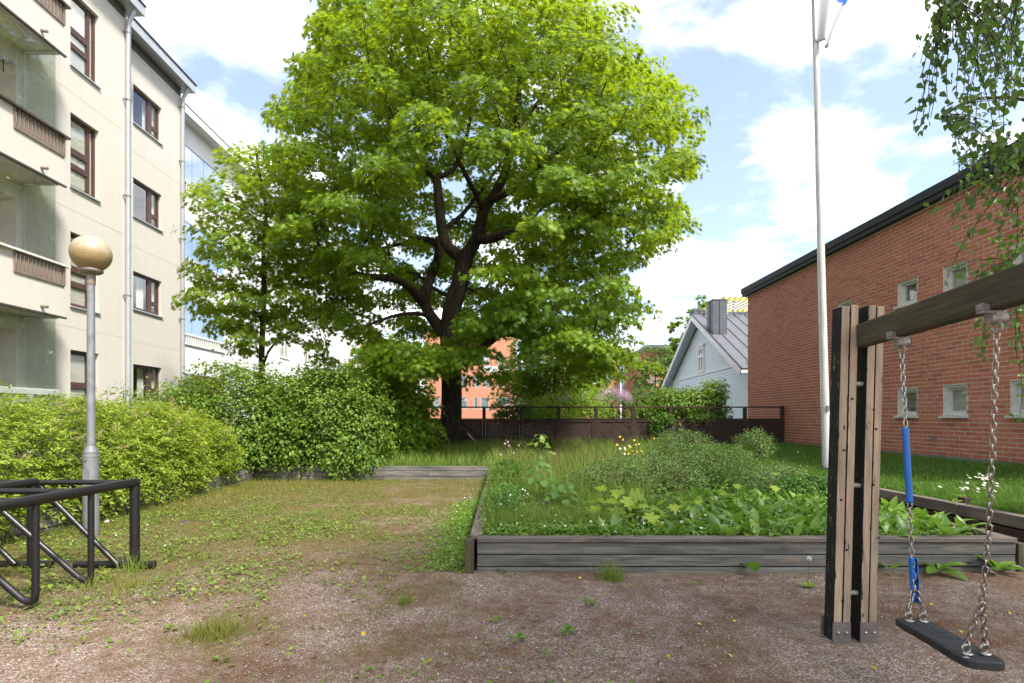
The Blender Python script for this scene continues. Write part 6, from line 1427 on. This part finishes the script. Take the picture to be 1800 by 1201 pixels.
def leafobj_mesh(kind):
    """single broad leaf with a folded midrib, bending over; unit length along +y"""
    out = []
    for v in range(4):
        bend = (.15, .35, .6, .9)[v]; wd = (.20, .23, .18, .21)[v]; n = 6; V = []; T = []; a = 0; y = z = 0
        for i in range(n + 1):
            s = i / n; w = wd * math.sin(math.pi * (s ** .8) * .97 + .03) ** .9 if i < n else .004; w = max(w, .012)
            V += [(-w, y, z + .35 * w), (0, y, z), (w, y, z + .35 * w)]; ang = bend * s * 1.5; y += math.cos(ang) / n; z -= math.sin(ang) / n
        for i in range(n):
            for j in range(2): p = i * 3 + j; T += [(p, p + 1, p + 4), (p, p + 4, p + 3)]
        out.append((np.array(V, float), np.array(T)))
    return out
LILY = leafobj_mesh('lily')
def leaf_frame(o, pos, nrm, tip, size):
    Rm = frames(np.array([nrm], float), np.array([tip], float))[0] * size; M4 = Matrix([list(r) + [0] for r in Rm] + [[0, 0, 0, 1]]); M4.translation = Vector(pos); o.matrix_local = M4
def lilies():
    ms = [tri_mesh('leaf', V, T, np.full(len(V), f), MT['lily'], True) for V, T in LILY for f in (.15, .5, .85)]
    def clump(x, y, z, label, k, sc=1.0, group=None, hang=0):
        t = empty('lily_of_the_valley', (x, y, z), label=label, cat='plant', group=group); a0 = rng.random() * 6.28
        for i in range(k):
            a = a0 + i * 6.28 / k + rng.normal() * .4; el = rng.uniform(1.0, 2.6) if not hang else rng.uniform(.1, 1.5); tip = np.array([math.cos(a), math.sin(a) - (.6 if hang else 0), el]); out = np.array([math.cos(a), math.sin(a), 0])
            o = link('leaf', ms[rng.integers(len(ms))], t); L = sc * rng.uniform(.19, .29); leaf_frame(o, (out[0] * .02, out[1] * .02, .02), -out * .8 * el + np.array([0, 0, 1.0]) + rng.normal(size=3) * .25, tip, L)
        return t
    G1 = 'lily of the valley clumps filling the front right of the planter'; pts = []
    x, y = rect(2600, 1.0, 4.84, PL_Y0 + .13, 7.9); w = np.where(x > 2.1, 1, .25) * np.where(y < 6.9, 1, .55 * (x > 2.4)); m = rng.random(2600) < w; P2 = thin_pts(np.stack([x[m], y[m], 0 * x[m]], -1), .135); P2 = P2[:175]
    P2 = P2[np.argsort(P2[:, 1])]
    for p in P2: clump(p[0], p[1], float(soil_z(p[0], p[1])), 'broad leaved lily of the valley clump in the front right of the planter', 3 if rng.random() < .75 else 2, 1, G1)
    for (px, py, L) in ((1650, 1010, 'lily of the valley at the planter foot, just right of the blue torn hose'), (1748, 1008, 'lily of the valley at the planter foot behind the right swing chain'), (1328, 1015, 'single lily leaf shoot growing low against the planter front left of the posts'), (1562, 1008, 'lily leaf poking out beside the right timber post')):
        b = G(px, py, 0); b.y = min(b.y, PL_Y0 - .05); clump(b.x, b.y, .03, L, 7 if 'single' not in L and 'poking' not in L else 2, .95, None, 1)
    # white bells
    mb = MB(); mb.tube([(0, 0, 0), (.01, 0, .10), (.03, 0, .17), (.055, 0, .19)], .0018, 4); st = mb.mesh('flower_stalk', MT['stem'])
    mb = MB()
    for i in range(6): mb.lathe((.008 + .008 * i, 0, .085 + .02 * i - (.012 if i > 4 else 0)), [(.0, .006), (.0038, .002), (.0045, -.003), (.003, -.0045)], 6)
    be = mb.mesh('bell_flowers', MT['white_petal'])
    cl = [o for o in C.objects if o.name.startswith('lily_of_the_valley') and o.get('group')]
    for o in [cl[i] for i in rng.permutation(len(cl))[:38]]:
        a = rng.random() * 6.28; s = link('flower_stalk', st, o, rot=(rng.normal() * .2, rng.normal() * .2, a)); s.scale = [rng.uniform(.8, 1.15)] * 3; link('bell_flowers', be, s)
lilies()
def seedling(px, py, Y, label, n, size, mat='seedling', tmpl=MAPLE_FINE, h=.22, name='maple_seedling', spread=.15, flat=1.0):
    b = P(px, py, Y); z0 = float(soil_z(b.x, Y)); t = empty(name, (b.x, Y, z0), label=label, cat='seedling'); hh = max(.08, b.z - z0) + (.07 if name == 'maple_seedling' and py < 915 else 0)
    ms = [tri_mesh('leaf', tmpl[0], tmpl[1], np.full(len(tmpl[0]), f), MT[mat]) for f in (.25, .5, .75)]
    m = MB(); m.tube([(0, 0, -.02), (rng.normal() * .02, rng.normal() * .02, hh * .5), (0, 0, hh)], [.005, .004, .0025], 6)
    for i in range(n):
        a = i * 2.4 + rng.normal() * .3; zz = hh * (1 - .55 * (i / n) ** 1.2) + rng.normal() * .01; r = spread * (.35 + .65 * (i / n)) ; p = np.array([math.cos(a) * r, math.sin(a) * r, zz]); m.tube([(0, 0, zz - .05), p], [.0022, .0015], 4)
        o = link('leaf', ms[i % 3], t); leaf_frame(o, p, np.array([0, 0, flat]) + np.array([math.cos(a), math.sin(a), 0]) * .35 + [0, -.25, 0] + rng.normal(size=3) * .2, np.array([math.cos(a), math.sin(a), -.25]), size * rng.uniform(.95, 1.45))
    m.build('stem', MT['stem'], t)
for q in ((1100, 878, 6.3, 'yellow green maple seedling with flat broad leaves in the middle of the planter front', 8, .15), (1045, 890, 6.4, 'small maple seedling with two tiers, left among the seedlings of the planter', 5, .12), (1135, 905, 5.9, 'low maple seedling right under the flattest yellow green leaves', 6, .13), (1180, 888, 6.2, 'maple seedling mixed with lily leaves, right of the flattest yellow green seedling', 5, .12), (1304, 925, 5.5, 'maple seedling with one yellow leaf hanging over the planter edge', 4, .11), (1295, 848, 6.8, 'thin tall maple seedling rising out of the lily bed', 5, .09), (1355, 845, 7.1, 'pale maple seedling at the back of the lily bed near the feathery herb', 4, .11), (1240, 885, 6.3, 'maple seedling in the lily bed near the dark red stems', 5, .10), (925, 925, 5.6, 'tiny yellowish maple seedling near the left corner of the planter front', 3, .07), (1075, 865, 6.8, 'maple seedling behind the others, at the foot of the grey green shrub', 4, .11)):
    seedling(*q)
seedling(948, 810, 7.3, 'upright oak seedling with lobed leaves left in the planter', 30, .10, 'oak', LOBED, name='oak_seedling', spread=.16, flat=.8)
seedling(985, 848, 7.0, 'second lower oak seedling right beside the upright one', 26, .10, 'oak', LOBED, name='oak_seedling', spread=.19, flat=.8)
seedling(949, 762, 11.0, 'tall young ash shoot with narrow leaves standing before the fence', 16, .17, 'ninebark', OVAL, name='ash_shoot', spread=.16, flat=.5)
# planter shrubs
bush('potentilla_shrub', 'low grey green small leaved shrub, the largest one in the planter', 'shrub', (2.95, 9.3, .3), [(3.0, 9.3, .74, .62, .55, .50), (2.35, 8.9, .55, .42, .4, .36), (3.75, 9.4, .62, .5, .5, .40), (2.75, 8.7, .5, .4, .35, .3)], 900, .11, 32, OVAL, .030, 'potentilla', 60, .3, dist=.075, stem_r=.006)
bush('potentilla_shrub', 'smaller grey green shrub left in front of the largest one in the planter', 'shrub', (1.75, 8.3, .3), [(1.75, 8.4, .55, .50, .42, .34), (1.2, 8.2, .48, .34, .34, .24)], 420, .10, 32, OVAL, .028, 'potentilla', 40, .3, dist=.07, stem_r=.006)
bush('potentilla_shrub', 'thin upright shrub at the right rear of the planter before the brick corner', 'shrub', (4.72, 10.4, .3), [(4.75, 10.4, .98, .32, .25, .28), (4.6, 10.4, .62, .22, .2, .3)], 110, .10, 30, OVAL, .032, 'potentilla', 24, .3, dist=.07, stem_r=.006)
bush('potentilla_shrub', 'low shrub at the right rear, in front of the thin upright one', 'shrub', (4.3, 8.9, .3), [(4.25, 8.7, .48, .6, .6, .28)], 260, .10, 30, OVAL, .028, 'potentilla', 24, .3, dist=.075, stem_r=.006)
bush('columbine_plant', 'dark feathery leaved herb mound behind the lily bed next to the timber posts', 'plant', (4.35, 7.9, .3), [(4.35, 7.75, .42, .50, .42, .25)], 240, .09, 30, LOBED, .034, 'dark_leaf', 20, .28, dist=.07, stemmat='stem', stem_r=.004)
bush('leafy_herb', 'pale leafy herb on the left rim of the planter', 'plant', (-.05, 7.0, .3), [(.0, 7.0, .42, .24, .8, .20), (.05, 8.6, .50, .26, .9, .28)], 150, .10, 24, OVAL, .045, 'dark_leaf', 20, .28, dist=.08, stemmat='stem', stem_r=.004)
def small_cover():
    n = 15000; x, y = rect(n, PL_X0 + .08, 4.7, PL_Y0 + .09, 6.6); m = rng.random(n) < np.where(x < 2.2, 1, .35) * np.where(y < 5.95, 1, .45); x, y = x[m], y[m]; n = len(x)
    scatter('strawberry_cover', OVAL, np.stack([x, y, soil_z(x, y) + .02 + .10 * rng.random(n)], -1), frames(np.array([0, -.2, 1.]) + rng.normal(size=(n, 3)) * .45, rand_dir(n)), .030 + .030 * rng.random(n), np.clip(rng.normal(.5, .22, n), 0, 1), MT['cover'], kind='stuff')
    x, y = rect(9000, PL_X0 + .1, 4.8, 5.9, 12.7); n = len(x)
    scatter('bed_herbs', NARROW, np.stack([x, y, soil_z(x, y) + .02 + .16 * rng.random(n)], -1), frames(np.array([0, -.2, 1.]) + rng.normal(size=(n, 3)) * .6, rand_dir(n)), .05 + .04 * rng.random(n), np.clip(rng.normal(.4, .22, n), 0, 1), MT['cover'], kind='stuff')
    # leaves hanging along the planter rim and the left foot
small_cover()
# flowers: one small mesh each, shared
def flower_mesh(name, petals, r, mat, core=None, stalk=0.0, cup=.1):
    m = MB()
    for i in range(petals):
        a = 2 * math.pi * i / petals; b = .8 * math.pi / petals; m.add([(0, 0, 0), (r * .8 * math.cos(a - b), r * .8 * math.sin(a - b), r * cup), (r * math.cos(a), r * math.sin(a), r * cup * 1.4), (r * .8 * math.cos(a + b), r * .8 * math.sin(a + b), r * cup)], [(0, 1, 2, 3)], 0)
    if core: m.lathe((0, 0, 0), [(r * .28, 0), (r * .24, r * .12), (0, r * .16)], 8, 1)
    if stalk: m.tube([(0, 0, -.002), (.004, .002, -stalk * .5), (0, 0, -stalk)], .0016, 4, 2)
    return m.mesh(name, [MT[mat], MT[core or mat], MT['stem']], rnd=[.5] * len(m.f))
def flowers(name, me, pts, label, cat, group, tilt=.5, face=(0, -.5, 1)):
    for p in pts:
        o = link(name, me, loc=p); n = Vector(face) + Vector(rng.normal(size=3)) * tilt; o.rotation_euler = n.to_track_quat('Z', 'Y').to_euler(); s = rng.uniform(.8, 1.2); o.scale = (s, s, s); tag(o, label, cat, group)
def all_flowers():
    w = flower_mesh('strawberry_flower', 5, .013, 'white_petal', 'yellow_petal', .06); pts = []
    for _ in range(64):
        px, py = rng.uniform(852, 1250), rng.uniform(890, 936); Y = rng.uniform(5.4, 6.2); x = (px - CX) * Y / F; pts.append((x, Y, float(soil_z(x, Y)) + rng.uniform(.09, .16)))
    for _ in range(26):
        px = rng.uniform(880, 935); Y = rng.uniform(6.2, 7.4); x = (px - CX) * Y / F; pts.append((x, Y, float(soil_z(x, Y)) + rng.uniform(.12, .3)))
    flowers('strawberry_flower', w, pts, 'small white five petalled flower in the low cover at the front left of the planter', 'flower', 'white strawberry flowers in the planter')
    pts = [(rng.uniform(-5.7, -3.4), rng.uniform(5.2, 8.2), .06) for _ in range(26)] + [(PL_X0 - rng.uniform(.05, .5), rng.uniform(5.6, 10), .08) for _ in range(16)]
    flowers('clover_flower', flower_mesh('clover_flower', 6, .011, 'white_petal', None, .05), pts, 'tiny white flower among the weeds of the yard', 'flower', 'tiny white flowers in the yard weeds')
    d = flower_mesh('daisy', 14, .020, 'white_petal', 'yellow_petal', .10); pts = []
    for _ in range(34):
        px, py = rng.normal(1722, 22), rng.normal(864, 5); p = P(px, py, 0 + rng.uniform(7.2, 8.6)); x, y = p.x, p.y; pts.append((x, y, float(lawn_z(x, y)) + rng.uniform(.09, .14)))
    flowers('daisy', d, pts, 'white daisy in the patch of daisies on the right lawn', 'flower', 'daisies on the right lawn', .3)
    y = flower_mesh('yellow_daisy', 12, .022, 'yellow_petal', 'yellow_petal', .3); pts = []
    for (px, py) in ((1095, 777), (1115, 778), (1150, 775), (1160, 790), (1085, 786), (1100, 795), (1112, 797), (1120, 799), (1128, 797), (1105, 802), (1098, 802), (1137, 808), (1123, 785), (1090, 772), (1165, 782), (1108, 790)):
        p = P(px, py - 4, rng.uniform(9.8, 11)); pts.append(p)
    flowers('yellow_daisy', y, pts, 'yellow flower on a tall stalk at the rear of the planter', 'flower', 'yellow flowers at the rear of the planter', .4, (0, -1, .6))
    w2 = flower_mesh('ox_eye_daisy', 12, .020, 'white_petal', 'yellow_petal', .3); flowers('ox_eye_daisy', w2, [P(a, b, rng.uniform(9.5, 10.6)) for a, b in ((1098, 788), (1106, 784), (1060, 808), (1098, 798), (1090, 789), (1118, 782), (1062, 818), (1139, 808))], 'white flower between the yellow ones at the rear of the planter', 'flower', 'white flowers at the rear of the planter', .4, (0, -1, .6))
    pk = flower_mesh('ragged_flower', 9, .020, 'pink_petal', None, .4, .5); flowers('ragged_flower', pk, [P(a, b, rng.uniform(8.5, 10)) for a, b in ((890, 774), (893, 777), (887, 780), (895, 783), (912, 784), (908, 790), (880, 800), (976, 797), (915, 780), (904, 796))], 'ragged pink flower on a thin stem at the left rear of the planter', 'flower', 'ragged pink flowers at the left rear of the planter', .5, (0, -1, .5))
    bl = flower_mesh('forget_me_not', 5, .008, 'blue_petal', None, .1); flowers('forget_me_not', bl, [P(rng.uniform(940, 975), rng.uniform(880, 900), rng.uniform(6.1, 6.5)) for _ in range(14)], 'tiny blue flower in the feathery herbs at the planter front', 'flower', 'tiny blue flowers in the planter')
    vi = flower_mesh('violet', 5, .016, 'violet_petal', None, .05, .3)
    for (px, py, L) in ((117, 988, 'purple violet in the weeds under the bicycle rack'), (322, 918, 'left purple violet of the pair on the weedy gravel right of the lamp'), (328, 916, 'right purple violet of the pair on the weedy gravel right of the lamp')):
        b = G(px, py, .05); flowers('violet', vi, [b], L, 'flower', None, .1, (0, -1, .3))
    ch = flower_mesh('chive_flower', 10, .012, 'redweed', None, .1, 1.0); flowers('dark_red_flower', ch, [P(a, b, rng.uniform(6.6, 7.2)) for a, b in ((1235, 868), (1262, 872), (1300, 870), (1325, 858), (1332, 860), (1210, 874), (1290, 878), (1205, 884))], 'dark red flower head above the lily leaves', 'flower', 'dark red flower heads over the lily bed')
    # dandelions
    def dandelion(px, py, z, h, label, head=True, yellow=False, leaves=9, sc=1):
        b = G(px, py, z); t = empty('dandelion', b, label=label, cat='plant'); ms = tri_mesh('leaf', LOBED[0] * [.45, 1, 1], LOBED[1], np.full(len(LOBED[0]), .6), MT['seedling'])
        for i in range(leaves):
            a = i * 2.4; o = link('leaf', ms, t); leaf_frame(o, (0, 0, .005), (-math.cos(a) * .4, -math.sin(a) * .4, 1), (math.cos(a), math.sin(a), rng.uniform(.1, .9)), sc * rng.uniform(.07, .12))
        m = MB(); m.tube([(0, 0, 0), (.004, 0, h * .5), (.012, 0, h)], .0028, 6); m.build('stalk', MT['stem'], t)
        if yellow: o = link('flower', flower_mesh('flower', 20, .020, 'yellow_petal', 'yellow_petal'), t, loc=(.012, 0, h)); return
        n = 260; d = rand_dir(n); o = scatter('seed_head', NARROW, d * .004, frames(np.cross(d, rand_dir(n)), d), np.stack([np.full(n, .006), np.full(n, .021), np.full(n, .01)], -1), np.full(n, .4), MT['white_petal'], t); o.location = (.012, 0, h + .01)
        n = 130; d = rand_dir(n); o = scatter('seed_fluff', NARROW, d * .021, frames(d, rand_dir(n)), np.full(n, .007), np.full(n, .9), MT['white_petal'], o)
    dandelion(1420, 1033, 0, .245, 'dandelion with a round white seed head growing at the planter foot left of the posts')
    dandelion(187, 940, 0, .16, 'dandelion seed head in the weeds right of the lamp post base', leaves=6)
    dandelion(1690, 875, .42, .10, 'dandelion seed head beside the daisies on the right lawn', leaves=8, sc=1.2)
    dandelion(1677, 885, .42, .05, 'yellow dandelion close to the beam edging on the right lawn', yellow=True, leaves=6)
    dandelion(1712, 827, .5, .06, 'yellow dandelion farther back on the right lawn near the brick wall', yellow=True, leaves=4)
    dandelion(1335, 778 + 22, .5, .2, 'dandelion seed head on the lawn before the fence end', leaves=4); dandelion(1402, 806, .5, .14, 'dandelion seed head on the lawn left of the flagpole', leaves=4)
    # small weeds on the open gravel, and fallen leaves
    ms = [tri_mesh('leaf', OVAL[0], OVAL[1], np.full(7, f), MT['cover']) for f in (.3, .6, .9)]
    for (px, py, L, n, s) in ((1035, 1065, 'little green weed on the gravel in front of the planter middle', 9, .05), (995, 1115, 'narrow leaved weed on the gravel, lower middle', 8, .06), (908, 1128, 'grey green weed on the gravel left of the narrow leaved one', 8, .055), (870, 1095, 'little weed shoot on gravel below the planter corner', 6, .05), (390, 1165, 'single green weed shoot near the bottom left edge', 5, .04), (300, 1110, 'pale green weed on the mossy gravel left of the broad tuft', 8, .05), (1215, 1030, 'yellowish weed shoot at the planter front right of the tall tuft', 6, .04), (882, 1008, 'upright weed leaning on the left end of the planter front', 7, .05)):
        b = G(px, py, .0); t = empty('weed', b, label=L, cat='weed')
        for i in range(n): a = i * 2.4 + rng.normal() * .3; leaf_frame(link('leaf', ms[i % 3], t), (math.cos(a) * .01, math.sin(a) * .01, .006 + .004 * i), (-math.cos(a) * .3, -math.sin(a) * .3, 1), (math.cos(a), math.sin(a), rng.uniform(.1, .6)), s * rng.uniform(.8, 1.5))
    lf = [tri_mesh('fallen_leaf', OVAL[0] * [1.1, 1, 2.2], OVAL[1], np.full(7, f), MT['fallen']) for f in (.1, .5, .95)]
    for i, (px, py) in enumerate(((1175, 1149), (1290, 1089), (938, 1112), (1557, 1056), (1744, 1082), (1287, 1157), (1370, 1060), (1273, 1062), (1690, 1113), (1775, 1075), (1634, 1060), (1135, 1108), (1440, 1118), (925, 1100), (1625, 1160), (1110, 1030), (1018, 1014), (470, 1130), (640, 1110), (760, 1160), (1225, 1096), (1530, 1172))):
        o = link('fallen_leaf', lf[i % 3], loc=G(px, py, .008)); o.rotation_euler = (rng.normal() * .35, rng.normal() * .35, rng.random() * 6.28); s = rng.uniform(.035, .055); o.scale = (s, s, s); tag(o, 'yellow fallen leaf lying on the open gravel', 'fallen leaf', 'yellow leaves fallen on the gravel')
    # three pale sticks leaning on the fence, small blue scrap
    m = MB(); a, b = P(822, 762, 18.1), P(838, 779, 18.1); m.tube([a, b], .02, 6); m.build('stick', MT['grey_white'], label='pale stick leaning on the fence right of the big trunk', cat='stick')
    m = MB(); a, b = P(733, 779, 18.2), P(752, 762, 18.2); m.tube([a, b], .015, 6); m.build('stick', MT['grey_white'], label='pale stick leaning on the fence left of the big trunk', cat='stick')
all_flowers()

# ---------------------------------------------------------------- every Empty moves to the base of its thing
def rebase():
    bpy.context.view_layer.update()
    for o in list(C.objects):
        if o.type != 'EMPTY' or o.parent or o.location.length > 1e-6: continue
        lo = Vector((1e9,) * 3); hi = -lo
        def walk(c):
            nonlocal lo, hi
            for ch in c.children:
                if ch.type == 'MESH':
                    for k in ch.bound_box:
                        w = ch.matrix_world @ Vector(k); lo = Vector(map(min, lo, w)); hi = Vector(map(max, hi, w))
                walk(ch)
        walk(o)
        if lo.x > 1e8: continue
        b = Vector(((lo.x + hi.x) / 2, (lo.y + hi.y) / 2, lo.z)); o.location = b
        for ch in o.children: ch.location = ch.location - b
rebase()
